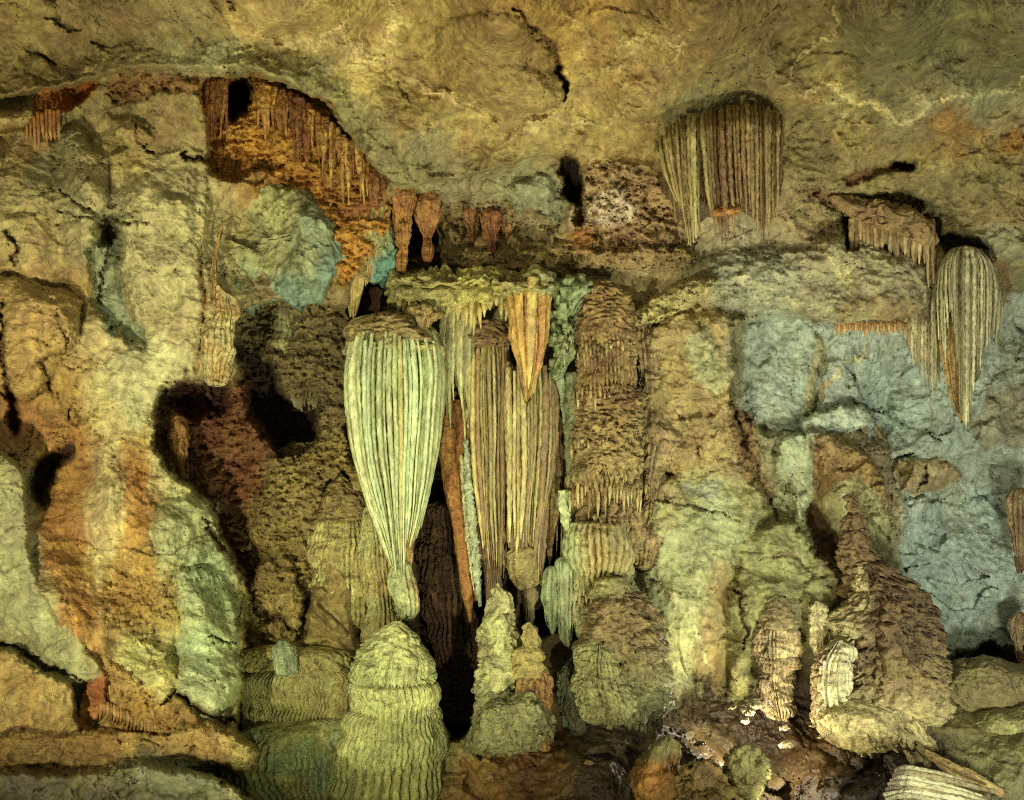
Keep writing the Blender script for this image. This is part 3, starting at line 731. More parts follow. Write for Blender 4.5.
    cf = np.clip(cc*GAIN, .004, .82).reshape(-1, 3)
    cf = np.concatenate([cf, [cf[:nth].mean(0), cf[-nth:].mean(0)]])
    Q = np.concatenate([Q, np.stack([Qt[:, 0], Qt[:, 1], Qt[:, 2], Qt[:, 2]], -1)[:0]])
    me_o = mesh_ngon(name, VV, Q, np.concatenate([Qt[:, :3], Qb[:, :3]])[:, ::-1], cf, mat, parent)
    return me_o


def mesh_ngon(name, V, Q, T3, col, mat, parent):
    if parent is not None: V = V - np.array(parent.location)
    me = bpy.data.meshes.new(name)
    V = np.asarray(V, np.float32)
    me.vertices.add(len(V)); me.vertices.foreach_set("co", V.ravel())
    li = np.concatenate([Q.ravel(), T3.ravel()]).astype(np.int32)
    me.loops.add(len(li)); me.loops.foreach_set("vertex_index", li)
    n = len(Q)+len(T3)
    ls = np.concatenate([np.arange(len(Q))*4, len(Q)*4+np.arange(len(T3))*3]).astype(np.int32)
    me.polygons.add(n); me.polygons.foreach_set("loop_start", ls)
    me.polygons.foreach_set("use_smooth", np.ones(n, bool))
    me.update(calc_edges=True)
    ca = me.color_attributes.new("Col", 'FLOAT_COLOR', 'POINT')
    c4 = np.ones((len(V), 4), np.float32); c4[:, :3] = col
    ca.data.foreach_set("color", c4.ravel())
    me.materials.append(mat)
    o = bpy.data.objects.new(name, me); sc.collection.objects.link(o)
    if parent is not None: o.parent = parent
    return o


def tubes(name, paths, mat, parent=None, seg=10, knob=.25, kf=9.0, streak=.2, dpx=1.6):
    """paths: list of (pixel points [(px,py,d)], radii px list, colour); joined into one body"""
    VS = []; QS = []; TS = []; CS = []; off = 0
    for pi, (pts, rad, col) in enumerate(paths):
        pts = np.array(pts, float); rad = np.array(rad, float)
        L = np.concatenate([[0], np.cumsum(np.hypot(np.diff(pts[:, 0]), np.diff(pts[:, 1]))+.01)])
        n = max(6, int(L[-1]/dpx)); t = np.linspace(0, L[-1], n)
        px = np.interp(t, L, pts[:, 0]); py = np.interp(t, L, pts[:, 1]); dd = np.interp(t, L, pts[:, 2])
        k = max(1, n//10); w = np.ones(2*k+1)/(2*k+1)
        sm = lambda v: np.convolve(np.pad(v, k, mode='reflect', reflect_type='odd'), w, 'valid')
        px, py, dd = sm(px), sm(py), sm(dd)
        rr = np.interp(t, L, rad)/FPX*dd
        C = P(px, py, dd)
        th = np.linspace(0, 2*np.pi, seg, endpoint=False)
        q3 = np.stack([np.cos(th)[None, :]*.5+pi*3.1+C[:, :1]*0, np.sin(th)[None, :]*.5+C[:, :1]*0, C[:, 2:3]+0*th[None]], -1)
        kn = 1+knob*fbm(q3, kf, 2, .6, s=(.5, .5, 1), mode=1)+.25*fbm(q3, 2.0, 2)
        rad2 = rr[:, None]*kn
        tan = np.gradient(C, axis=0); tan /= np.linalg.norm(tan, axis=1)[:, None]+1e-9
        e1 = np.cross(tan, np.array([0, 1, 0.])); e1 /= np.linalg.norm(e1, axis=1)[:, None]+1e-9
        e2 = np.cross(tan, e1)
        V = C[:, None]+rad2[..., None]*(e1[:, None]*np.cos(th)[None, :, None]+e2[:, None]*np.sin(th)[None, :, None])
        idx = np.arange(n*seg).reshape(n, seg)+off
        a = idx[:-1]; b = idx[1:]
        QS.append(np.stack([a, np.roll(a, -1, 1), np.roll(b, -1, 1), b], -1).reshape(-1, 4))
        VV = V.reshape(-1, 3); tip = C[-1]+tan[-1]*rr[-1]; top = C[0]
        i1 = off+len(VV)
        TS.append(np.stack([idx[-1], np.roll(idx[-1], -1), np.full(seg, i1)], -1))
        TS.append(np.stack([np.roll(idx[0], -1), idx[0], np.full(seg, i1+1)], -1))
        VS.append(np.concatenate([VV, [tip, top]])); off += len(VV)+2
        c0 = lin(col); v = (1+streak*fbm(q3, 3, 3, s=(1, 1, .6)))[..., None]*(1+.13*math.sin(pi*12.9898))
        cf = (c0*v).reshape(-1, 3); CS.append(np.concatenate([cf, cf[-1:], cf[:1]]))
    return mesh_ngon(name, np.concatenate(VS), np.concatenate(QS), np.concatenate(TS), np.clip(np.concatenate(CS)*GAIN, .004, .82), mat, parent)


def blob(name, outline, d, thick, mat, col, parent=None, lump=.12, lf=1.5, facet=0.0, pop=0.0, pf=5.0, wrink=.03, col2=None, c2=.4, streak=.1, sq=2.4, scale=0.0, sf=7.0, flute=0.0, ff=14.0, center=None):
    """closed boulder-like body whose silhouette follows the outline (pixels)"""
    _seed[0] += 1; sd = _seed[0]*2.93
    o_ = np.asarray(outline, float)
    for _ in range(2):
        r_ = np.roll(o_, -1, 0); o_ = np.stack([o_*.8+r_*.2, o_*.2+r_*.8], 1).reshape(-1, 2)
    if center is None: c = np.array([(o_[:, 0].min()+o_[:, 0].max())/2, (o_[:, 1].min()+o_[:, 1].max())/2])
    else: c = np.array(center, float)
    seg = np.roll(o_, -1, 0)-o_; L = np.concatenate([[0], np.cumsum(np.hypot(seg[:, 0], seg[:, 1]))])
    per = L[-1]; n = int(np.clip(per/1.3, 24, 900))
    oc = np.vstack([o_, o_[:1]]); t = np.linspace(0, per, n, endpoint=False)
    ox = np.interp(t, L, oc[:, 0]); oy = np.interp(t, L, oc[:, 1])
    an = np.arctan2(oy-c[1], ox-c[0]); cq = np.stack([np.cos(an), np.sin(an), an*0+sd], -1)
    wobble = 1+.10*fbm(cq, 1.5, 3, .5); ox = c[0]+(ox-c[0])*wobble; oy = c[1]+(oy-c[1])*wobble
    size = np.hypot(ox-c[0], oy-c[1]).mean()
    m = int(np.clip(size/1.2, 10, 260)); mb = max(6, m//4)
    u = np.concatenate([np.pi/2*np.linspace(0.0, 1, m, endpoint=False)**1.15, np.linspace(np.pi/2, np.pi, mb)])[1:-1]
    rho = np.sin(u)**(2/sq); dep = np.sign(np.cos(u))*np.abs(np.cos(u))**(2/sq)
    # wobble of the outline
    kk = max(2, n//9); kw = np.hanning(2*kk+1); kw /= kw.sum()
    circ = lambda v: np.convolve(np.concatenate([v[-kk:], v, v[:kk]]), kw, 'valid')
    sxo = circ(ox-c[0])*1.04; syo = circ(oy-c[1])*1.04; kr = (rho**4)[:, None]
    pxx = c[0]+rho[:, None]*(sxo[None]*(1-kr)+(ox-c[0])[None]*kr); pyy = c[1]+rho[:, None]*(syo[None]*(1-kr)+(oy-c[1])[None]*kr)
    sdp = np.maximum(polysd(pxx, pyy, np.stack([ox, oy], -1)[::3]), 0); bwd = max(3., size*.55)
    ea = (ox.max()-ox.min())*.62; eb = (oy.max()-oy.min())*.62
    re = np.hypot((pxx-c[0])/ea, (pyy-c[1])/eb)
    edg = np.clip(sdp/max(3., size*.22), 0, 1)
    dome = np.sqrt(np.clip(1-re**2, .03, 1))*np.sqrt(np.clip(1-(1-edg)**2, 0, 1))
    front = (u < np.pi/2)[:, None]
    ddp = np.where(front, d-thick*dome, d+thick*.8*np.abs(dep[:, None]))
    q = P(pxx, pyy, ddp)
    cen = P(c[0], c[1], d)
    nrm = (q-cen)/np.array([(ea/FPX*d)**2, thick**2*.8, (eb/FPX*d)**2]); nrm[..., 1] = np.where(u[:, None] < np.pi/2, -np.abs(nrm[..., 1])-.3/thick, nrm[..., 1]); nrm /= np.linalg.norm(nrm, axis=-1)[..., None]+1e-9
    qq = q+sd
    h = lump*fbm(qq, lf, 4, .55)
    if facet:
        w1 = fbm(qq, .8, 3)*.5
        _, _, _, f1 = cells((qq[..., 0]+qq[..., 2]*.4+w1)*1.6, (qq[..., 2]*1.2-qq[..., 0]*.3+w1)*1.7, sd)
        _, _, _, f2 = cells((qq[..., 0]+qq[..., 1]*.4+w1)*4, (qq[..., 2]*1.2-qq[..., 0]*.3+w1)*4.2, sd+1)
        h = h + facet*(.14*f1+.05*f2)
    h = h - .035*np.exp(-(fbm(qq, 1.6, 4, .6, off=77)/.035)**2)
    if pop: h = h - 1.1*pop*np.exp(-(fbm(qq, pf*.55, 3, .55, off=78)/.09)**2)
    if pop: h = h + .6*pop*fbm(qq, pf*.9, 2, .5, mode=1)
    if scale:
        ph = qq[..., 2]*sf+1.4*fbm(qq, 2.2, 4, .6); saw = ph-np.floor(ph)
        h = h + scale*((1-saw)**1.3*sstep(0, .12, saw)-.3)
    if flute:
        h = h + flute*(np.abs(np.cos(qq[..., 0]*ff+1.5*fbm(qq, 1.2, 3, s=(1, 1, .3))))**.6-.6)
    h = h + wrink*1.3*fbm(qq, 4.5, 3, .55, mode=2)
    V = q+nrm*h[..., None]
    k = len(u); idx = np.arange(k*n).reshape(k, n)
    a = idx[:-1]; b = idx[1:]
    Q = np.stack([a, b, np.roll(b, -1, 1), np.roll(a, -1, 1)], -1).reshape(-1, 4)
    f0 = V[0].mean(0); b0 = V[-1].mean(0)
    VV = np.concatenate([V.reshape(-1, 3), [f0, b0]]); i0 = k*n
    T3 = np.concatenate([np.stack([np.full(n, i0), idx[0], np.roll(idx[0], -1)], -1), np.stack([np.full(n, i0+1), np.roll(idx[-1], -1), idx[-1]], -1)])
    if isinstance(col, list):
        cc = idw(pxx, pyy, [((e[0], e[1]), lin(e[2])) for e in col], 4, 5)
    else: cc = np.broadcast_to(lin(col), q.shape).copy()
    n1 = fbm(qq, 1.3, 5, .62, off=3)
    if col2 is not None:
        mm = sstep(.35-c2*.7, .75-c2*.5, n1+.05)[..., None]*.6; cc = cc*(1-mm)+lin(col2)*mm
    cc = cc*(1+.25*np.clip(fbm(qq, 3, 5, .65, off=5), -1, 1)+streak*np.clip(fbm(qq, 3, 3, s=(2, 2, .2), off=9), -1, 1))[..., None]
    cf = np.clip(cc*GAIN, .004, .82).reshape(-1, 3); cf = np.concatenate([cf, [cf[0], cf[-1]]])
    # order the quads so that the outside faces out
    return mesh_ngon(name, VV, Q, T3, cf, mat, parent)


def cords(rows, d, ratio, n, yend, cols, wr=(.7, 1.25), jit=.35, knee=.0, taper=.5, span=1.0, seed=1):
    """paths of drip cords that run down the front of a tapering elliptical body"""
    r_ = random.Random(seed)
    R = np.array(rows, float); out = []
    ang = []; a = -span*math.pi/2
    step = span*math.pi/n
    while a < span*math.pi/2:
        k = r_.uniform(*wr); ang.append((a+step*k/2, k)); a += step*k*(1.35 if r_.random() < .22 else 1)
    for a, k in ang:
        y0 = R[0, 0]+r_.uniform(-6, 8)
        def X(y):
            l = np.interp(y, R[:, 0], R[:, 1]); r = np.interp(y, R[:, 0], R[:, 2]); return (l+r)/2, (r-l)/2
        c0, h0 = X(y0); xt = c0+h0*math.sin(a)
        y1 = yend(xt)+r_.uniform(-1.6, .8)*9
        pts = []; rad = []
        dj = r_.uniform(-1, 1)*jit*.12
        for s in np.linspace(0, 1, 9):
            y = y0+(y1-y0)*s; c_, h_ = X(y)
            x = c_+h_*math.sin(a)+r_.uniform(-.5, .5)+.9*math.sin(y*.045+a*5)
            dd_ = d-ratio*h_/FPX*d*math.cos(a)+dj
            w = h0*step*k*.54*(h_/h0*.6+.4)*(1-taper*s**3)
            pts.append((x, y, dd_)); rad.append(w)
        rad[-1] *= .35; rad[0] *= .8
        out.append((pts, rad, r_.choice(cols)))
    return out


def one(o, label, cat, group=None):
    return tag(o, label, cat, group)


def at(px, py, d):
    return P(px, py, d)

# ================================================================ the formations, one by one
# ---- great fluted stalactite in the middle
t = thing("stalactite", "huge pale green fluted stalactite with rippled cap, largest of all, above the domed stalagmite", "stalactite", at(395, 350, 12.2))
lathe("cap", [(311,384,398),(315,368,412),(321,358,424),(330,349,436),(342,345,442),(352,345,443),(360,349,440)], 12.2, M_FLOW,
      [(315,(120,104,52)),(335,(128,112,58)),(352,(150,144,84))], t, scale=.075, sf=10, nf=40, lump=.10, col2=(112,70,30), c2=.35)
lathe("fluted_curtain", [(346,352,436),(356,351,437),(380,350,437),(410,352,435),(440,354,432),(470,360,428),(500,369,423),(530,379,417),(552,387,411),(572,391,409),(588,394,408)], 12.25, M_DRY,
      [(350,(112,98,54)),(420,(118,110,62)),(520,(116,104,58)),(580,(122,118,66))], t, wob=0, flute=[(350,.02),(380,.05),(580,.04)], nf=38, lump=.04, drip=.25, col2=(150,112,48), c2=.22, streak=.35, ends=(3, 8))  # core coloured dark brown to paint shade into the gaps between cords
BR = [(334,354,434),(346,347,442),(380,345,443),(410,347,441),(440,350,438),(470,356,434),(500,366,428),(530,377,420),(552,387,412),(572,391,409),(600,393,408)]
tubes("cords", cords(BR, 12.2, .92, 33, lambda x: 586-abs(x-385)*.55-(22 if x > 412 else 0), [(140,154,96),(134,144,86),(146,158,104),(134,132,74),(140,158,106)], wr=(.5, 1.5), jit=.6, seed=3), M_DRY, t, seg=14, knob=.22, kf=7)
lathe("tip", [(560,393,411),(575,390,414),(590,388,418),(602,393,419),(612,398,416),(620,402,412)], 12.15, M_FLOW, (128,138,84), t, lump=.06, flute=.03, nf=14, col2=(120,66,28), c2=.4)
# ---- domed stalagmite below
t = thing("stalagmite", "domed green stalagmite with tiers of fine drips, right under the huge fluted stalactite", "stalagmite", at(395, 760, 11.6))
lathe("dome", [(621,392,402),(626,382,410),(636,370,420),(650,360,430),(668,353,437),(684,350,440)], 11.6, M_FLOW, [(622,(132,136,80)),(680,(140,148,82))], t, lump=.06, pop=.03, pf=5, flute=[(650,0),(668,.035)], nf=70, drip=.05, scale=.05, sf=4)
lathe("tier", [(676,356,434),(683,351,439),(696,349,440),(708,350,439),(716,356,436)], 11.6, M_FLOW, (146,150,84), t, lump=.05, flute=.03, nf=80, drip=.12)
lathe("tier", [(700,354,436),(712,346,441),(732,338,443),(750,334,443),(764,340,438)], 11.6, M_FLOW, (130,132,72), t, lump=.10, flute=.02, nf=60, drip=.06)
lathe("drip_skirt", [(738,334,442),(752,330,442),(775,330,440),(800,330,436),(830,330,430),(860,335,420)], 11.6, M_FLOW, (124,122,62), t, lump=.07, flute=[(745,.02),(756,.10),(800,.11)], nf=36, fw=.5)
# ---- flowstone bench left of the dome
t = thing("flowstone", "low olive flowstone bench with faint flutes between the ochre wall and the domed stalagmite", "flowstone", at(300, 760, 11.7))
lathe("bench_top", [(645,262,330),(652,250,350),(662,244,358),(672,242,360)], 11.9, M_FLOW, (118,110,52), t, ratio=.5, lump=.12, pop=.05, scale=.04)
lathe("fluted_face", [(662,246,358),(674,242,362),(690,242,360),(712,244,358),(730,250,352),(738,262,348)], 11.9, M_FLOW, (118,110,54), t, ratio=.5, lump=.12, flute=.035, nf=90, fw=1.6, drip=.1, col2=(112,120,66))
lathe("lower_lobe", [(716,262,360),(728,240,366),(748,232,368),(775,236,366),(800,240,360),(830,250,350)], 11.7, M_FLOW, (108,106,50), t, ratio=.5, lump=.14, flute=[(730,0),(750,.04)], nf=60, fw=1.6, pop=.04, col2=(96,116,74))
t = lathe("stalagmite_nub", [(640,279,285),(648,276,292),(662,276,298),(676,274,300)], 11.5, M_FLOW, (108,120,76), lump=.06, pop=.03, flute=.02)
one(t, "small greenish nub leaning at the left end of the flowstone bench", "stalagmite")
# ---- column standing behind the great stalactite, left
t = thing("column", "squat fluted yellow green column with scaly shoulder, just left of the huge stalactite", "column", at(342, 640, 12.8))
lathe("shoulder", [(474,338,344),(482,332,352),(496,322,368),(512,315,378),(524,312,382)], 12.8, M_FLOW, (112,96,46), t, scale=.09, sf=9, lump=.08, nf=30, col2=(80,52,26), c2=.3)
lathe("shaft", [(515,315,380),(530,311,383),(560,309,382),(590,308,380),(620,312,380),(640,318,376),(652,324,372)], 12.8, M_FLOW, (132,122,62), t, scale=[(515,.07),(560,.05),(650,.03)], sf=5, flute=.045, nf=46, lump=.06, col2=(142,144,82))
t = lathe("column", [(505,362,374),(520,360,384),(560,362,392),(600,364,398),(630,362,400),(650,360,402)], 12.4, M_FLOW, (128,116,56), flute=.04, nf=24, lump=.08, pop=.03, col2=(136,140,84))
one(t, "slender lumpy column filling the gap under the left edge of the huge stalactite", "column")
# ---- hanging sheet in the recess
t = lathe("flowstone_curtain", [(296,282,332),(306,272,336),(330,278,334),(355,284,330),(375,290,326),(392,296,318)], 13.0, M_FLOW, (98,90,50), ratio=.45, lump=.18, flute=.07, nf=26, fw=2.0, pop=.05, drip=.3, col2=(120,122,76), c2=.5)
one(t, "mottled grey olive flowstone curtain hanging in the dark recess under the teal boulder", "flowstone")
t = lathe("column", [(300,330,352),(330,322,352),(370,318,352),(410,322,352),(440,326,352),(470,330,356),(500,326,360)], 13.2, M_FLOW, (106,92,44), scale=.08, sf=6, lump=.12, pop=.06, col2=(124,110,58))
one(t, "rough knobbly column between the dark recess and the huge stalactite", "column")
lathe_o = blob("flowstone", [(262,470),(290,448),(330,440),(352,450),(350,500),(325,540),(316,600),(300,640),(270,600),(246,560),(238,520)], 13.4, .5, M_FLOW, (110,94,46), scale=.10, sf=6.5, lump=.15, pop=.03, col2=(128,114,58), wrink=.05)
one(lathe_o, "rippled brown flowstone slope below the dark recess", "flowstone")
t = blob("flowstone", [(166,418),(176,414),(184,424),(186,450),(182,480),(176,470),(170,448)], 12.2, .25, M_FLOW, (130,86,36), lump=.08, flute=.03, ff=20, col2=(90,46,20))
one(t, "small orange lobe clinging to the left rim of the red recess", "flowstone")
# ---- boulders wedged under the arch
t = blob("boulder", [(214,262),(222,218),(244,196),(252,172),(262,166),(274,176),(292,184),(312,196),(330,226),(342,252),(336,280),(322,300),(300,304),(268,302),(236,300),(218,286)], 12.05, .35, M_LIME,
         [(225,230,(126,116,60)),(280,210,(122,122,72)),(270,250,(124,124,76)),(320,230,(106,118,82)),(335,270,(88,114,92)),(290,294,(90,114,88)),(240,290,(102,118,82)),(300,260,(114,122,80))], facet=1.3, lump=.15, wrink=.03)
one(t, "large blue green boulder wedged below the ochre alcove", "boulder")
t = blob("boulder", [(354,222),(384,214),(396,226),(396,256),(386,286),(374,288),(362,280),(350,262),(346,236)], 12.5, .4, M_LIME, [(370,240,(124,128,74)),(386,270,(72,118,98)),(360,260,(112,122,76))], facet=.8, lump=.1)
one(t, "small teal boulder right of the thin ochre fringe, under the arch", "boulder")
# ---- strip of dripstone hanging left of the boulder
t = thing("drapery", "long narrow cream and ochre drapery hanging at the left rim of the recess", "drapery", at(215, 250, 11.3))
lathe("upper_strand", [(222,218,226),(240,214,222),(262,210,218),(290,206,218),(310,206,222)], 11.3, M_FLOW, (136,100,46), t, ratio=.9, lump=.05, flute=.02, nf=12)
lathe("lower_lobe", [(285,208,226),(296,206,238),(312,206,242),(330,204,236),(348,206,238),(360,204,230),(376,206,226),(386,212,222)], 11.25, M_FLOW, (148,140,84), t, ratio=.7, lump=.12, pop=.04, flute=.03, nf=16, col2=(150,104,44), c2=.4)
# ---- ochre draperies under the arch
t = thing("drapery", "ochre drapery tapering to a point left of the ochre alcove's rock face", "drapery", at(235, 130, 11.9))
lathe("folded_sheet", [(124,216,252),(134,216,256),(150,220,256),(168,222,252),(186,224,246),(200,226,240),(212,229,234)], 12.0, M_FLOW, (140,98,42), t, ratio=.5, flute=.06, nf=18, lump=.1, drip=.2, col2=(118,66,24))
ps = []
rnd = random.Random(4)
for i in range(17):
    x = 334+i*3.5+rnd.uniform(-1, 1); e = 262+30*math.sin((i/16)*math.pi)**.6*rnd.uniform(.6, 1.25)-10
    ps.append(([(x, 208+rnd.uniform(-3, 3), 12.2), ((x-358)*.85+358, (208+e)/2, 12.15), ((x-358)*.55+357, e+8, 12.25)], [2.6, 2.2, .6], [(150,116,52),(136,92,38),(132,128,66)][i % 3]))
for i in range(7):
    x = 344+i*3.4
    ps.append(([(x, 250, 12.3), (x*.8+354*.2, 285, 12.25), (353+(x-353)*.3, 318+rnd.uniform(-8, 5), 12.35)], [3.0, 2.4, .7], (140,122,60)))
t = thing("drapery", "thin ochre and green straw fringe between the two boulders below the arch", "drapery", at(357, 205, 12.2))
tubes("drip_fringe", ps, M_DRY, t, seg=9)
lathe("rim", [(196,330,384),(204,328,388),(214,330,386),(222,336,380)], 12.3, M_FLOW, (122,66,24), t, ratio=.4, lump=.12, scale=.07, pop=.04, drip=.1, dripn=30)
ps = []
for i in range(44):
    u = i/43; x = 258+u*124+rnd.uniform(-2, 2); yt = 80+ (u**1.8)*92+rnd.uniform(4, 12) ; ln = rnd.uniform(25, 70)
    if yt+ln > 205: ln = 205-yt
    ps.append(([(x, yt, 11.75), (x+rnd.uniform(-1, 1), yt+ln*.5, 11.66), (x+rnd.uniform(-2, 2), yt+ln, 11.7)], [rnd.uniform(2, 4.5), rnd.uniform(1.5, 3.5), .5], rnd.choice([(150,100,34),(132,78,26),(160,118,48),(116,64,22)])))
for i in range(12):
    x = 206+i*1.9; ps.append(([(x, 78+rnd.uniform(0, 4), 11.6), (x, 110, 11.6), (x+rnd.uniform(-1, 1), rnd.uniform(118, 140), 11.7)], [1.8, 1.6, .5], rnd.choice([(140,84,28),(120,58,22)])))
t = thing("drapery", "arc of rusty orange fringes hanging along the underside of the arch in the alcove", "drapery", at(320, 90, 12.0))
tubes("drip_fringe", ps, M_FLOW, t, seg=9, knob=.7, kf=5)
# ---- ochre stalactites right of the arch
for (x, y0, y1, w, d_, c, lab) in [
    (402, 174, 272, 13, 12.3, (150,96,38), "longest ochre stalactite, hanging at the right foot of the arch"),
    (428, 188, 262, 13, 12.5, (136,84,34), "ragged ochre stalactite over the dark passage, next to the longest ochre one"),
    (491, 208, 264, 7, 12.6, (140,76,32), "small rust stalactite with a crooked tip, left of the rock band's middle"),
    (472, 206, 242, 8, 12.7, (134,82,34), "stubby rust stalactite just left of the crooked rust one"),
    (506, 206, 240, 6, 12.8, (140,92,44), "tiny ochre stalactite just right of the crooked rust one"),
    (444, 250, 275, 5, 12.7, (146,122,64), "short pale stalactite over the dark passage entrance")]:
    o = lathe("stalactite", [(y0, x-w*.9, x+w*.9),(y0+(y1-y0)*.12, x-w, x+w),(y0+(y1-y0)*.4, x-w*.85, x+w*.7),(y0+(y1-y0)*.65, x-w*.45, x+w*.5),(y0+(y1-y0)*.88, x-w*.22, x+w*.2),(y1, x-1.2, x+1)], d_, M_FLOW, c, lump=.09, lf=2, flute=.045, nf=14, pop=.03, col2=(116,58,22), c2=.4)
    one(o, lab, "stalactite", "ochre stalactites beside the arch")
ps = []
for i in range(9):
    x = 26+i*4; ps.append(([(x, 116+rnd.uniform(-3, 2)-i*.8, 10.6), (x+.5, 130+rnd.uniform(-5, 6), 10.55), (x+1, 140+rnd.uniform(-8, 14)*(1 if i < 6 else .3), 10.6)], [2.0, 1.6, .5], [(134,80,28),(122,70,24)][i % 2]))
o = tubes("drip_fringe", ps, M_DRY, seg=8); one(o, "short ochre drip fringe under the ceiling band at the upper left", "drip fringe")

# ---- canopy shelf over the middle columns
t = thing("flowstone_canopy", "knobbly yellow green flowstone canopy jutting over the fluted columns", "flowstone", at(470, 300, 12.3))
blob("canopy", [(386,292),(390,280),(408,274),(440,274),(480,270),(520,268),(556,264),(568,280),(554,300),(520,306),(470,308),(440,312),(410,312),(392,306)], 12.4, .6, M_FLOW, [(400,290,(124,118,62)),(430,290,(140,134,68)),(470,286,(146,138,64)),(520,285,(132,124,60)),(555,280,(116,118,70))], t, pop=.11, pf=4, lump=.14, wrink=.05)
ps = []
for i in range(38):
    x = 400+i*4.0+rnd.uniform(-1.5, 1.5); b = 318+10*math.sin(x*.11)+rnd.uniform(-6, 12)
    ps.append(([(x, 296, 12.05+rnd.uniform(0, .3)), (x+rnd.uniform(-1, 1), (296+b)/2, 12.1), (x+rnd.uniform(-1.5, 1.5), b, 12.15)], [3.6, 3.0, .8], [(136,124,64),(126,112,56),(146,128,58)][i % 3]))
tubes("drip_fringe", ps, M_DRY, t, seg=8)
o = blob("dripstone", [(410,304),(424,300),(440,304),(442,316),(432,322),(424,329),(414,322)], 12.05, .3, M_FLOW, (140,118,62), pop=.06, pf=6); one(o, "small tan knob hanging from the canopy's left underside", "flowstone")
# ---- fluted columns in the middle
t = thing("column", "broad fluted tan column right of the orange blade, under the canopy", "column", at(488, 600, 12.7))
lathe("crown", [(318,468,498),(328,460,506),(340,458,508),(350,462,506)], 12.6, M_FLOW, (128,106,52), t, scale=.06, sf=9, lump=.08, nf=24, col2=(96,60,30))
lathe("shaft", [(340,467,503),(356,466,505),(400,467,505),(450,468,504),(500,472,503),(550,479,502),(585,486,501),(600,489,499)], 12.75, M_DRY, [(350,(98,80,42)),(560,(104,82,42))], t, flute=.06, nf=26, lump=.05, drip=.3, streak=.4, ends=(3, 8))  # dark core colour stands in for shade between the cords
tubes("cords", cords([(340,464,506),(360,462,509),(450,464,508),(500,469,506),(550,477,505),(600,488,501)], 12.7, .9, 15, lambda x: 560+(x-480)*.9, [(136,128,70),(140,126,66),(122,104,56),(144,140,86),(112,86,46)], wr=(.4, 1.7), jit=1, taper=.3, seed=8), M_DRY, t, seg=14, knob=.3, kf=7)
t = thing("drapery", "thin grey green drapery between the huge stalactite and the broad tan column", "drapery", at(455, 300, 12.6))
ps = []
for i in range(12):
    x = 441+i*2.9; b = [372, 392, 418, 428, 400, 386, 395, 410, 400, 410, 425, 430][i]
    ps.append(([(x+2, 306, 12.45), (x, 345, 12.35), (x-.5, b-20, 12.4), (x+1, b, 12.5)], [3.0, 2.7, 2.0, .6], [(116,118,72),(136,138,84),(104,92,50)][i % 3]))
tubes("drip_fringe", ps, M_DRY, t, seg=9)
t = thing("stalactite", "bright orange brown fluted stalactite under the canopy's right end", "stalactite", at(528, 285, 12.2))
lathe("fluted_body", [(280,510,546),(292,510,546),(310,511,545),(340,513,545),(362,517,543),(378,521,537),(392,525,531)], 12.1, M_DRY, (146,112,48), t, flute=.06, nf=22, drip=.2, lump=.04, streak=.4, col2=(140,88,34), c2=.4)
tubes("cords", cords([(280,510,546),(340,513,545),(378,521,537),(400,525,531)], 12.1, .85, 8, lambda x: 394-abs(x-529)*1.2, [(156,118,50),(140,98,40),(150,128,60)], wr=(.5, 1.5), seed=15), M_DRY, t, seg=12, knob=.2)
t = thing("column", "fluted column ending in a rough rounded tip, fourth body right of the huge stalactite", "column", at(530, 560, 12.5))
lathe("shaft", [(366,511,549),(385,510,550),(420,511,549),(460,511,548),(500,511,543),(535,511,539),(552,511,538)], 12.6, M_DRY, [(370,(92,78,42)),(430,(100,82,42)),(540,(100,82,42))], t, flute=.06, nf=22, lump=.06, streak=.4, ends=(3, 6))  # core darkened so the slots between its cords look shaded
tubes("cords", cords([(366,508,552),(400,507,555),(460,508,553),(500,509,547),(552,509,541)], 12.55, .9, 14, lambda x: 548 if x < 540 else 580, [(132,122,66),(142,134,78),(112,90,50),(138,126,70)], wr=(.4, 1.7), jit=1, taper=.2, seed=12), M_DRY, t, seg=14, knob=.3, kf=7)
lathe("rounded_tip", [(545,508,541),(556,507,542),(570,508,542),(582,512,540),(590,518,533)], 12.5, M_FLOW, (118,104,54), t, pop=.04, pf=8, lump=.05)
o = lathe("drapery", [(360,551,560),(380,550,562),(420,552,562),(470,548,560),(520,544,556),(560,546,553),(578,549,552)], 12.8, M_FLOW, (104,78,42), ratio=1.2, lump=.07, flute=.03, nf=8, col2=(138,124,72)); one(o, "thin dark drapery edge left of the great scaly column", "drapery")
ps = []
for i in range(13):
    x = 547+i*2.1+rnd.uniform(-.6, .6); y1 = rnd.uniform(470, 610)
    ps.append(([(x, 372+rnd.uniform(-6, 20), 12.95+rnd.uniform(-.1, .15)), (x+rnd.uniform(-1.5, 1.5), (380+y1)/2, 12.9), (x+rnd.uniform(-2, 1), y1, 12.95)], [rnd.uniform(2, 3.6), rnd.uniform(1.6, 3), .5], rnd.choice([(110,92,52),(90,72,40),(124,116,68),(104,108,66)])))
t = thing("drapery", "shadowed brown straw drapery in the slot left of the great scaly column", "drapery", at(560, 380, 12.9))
tubes("drip_fringe", ps, M_DRY, t, seg=9, knob=.5, kf=5)
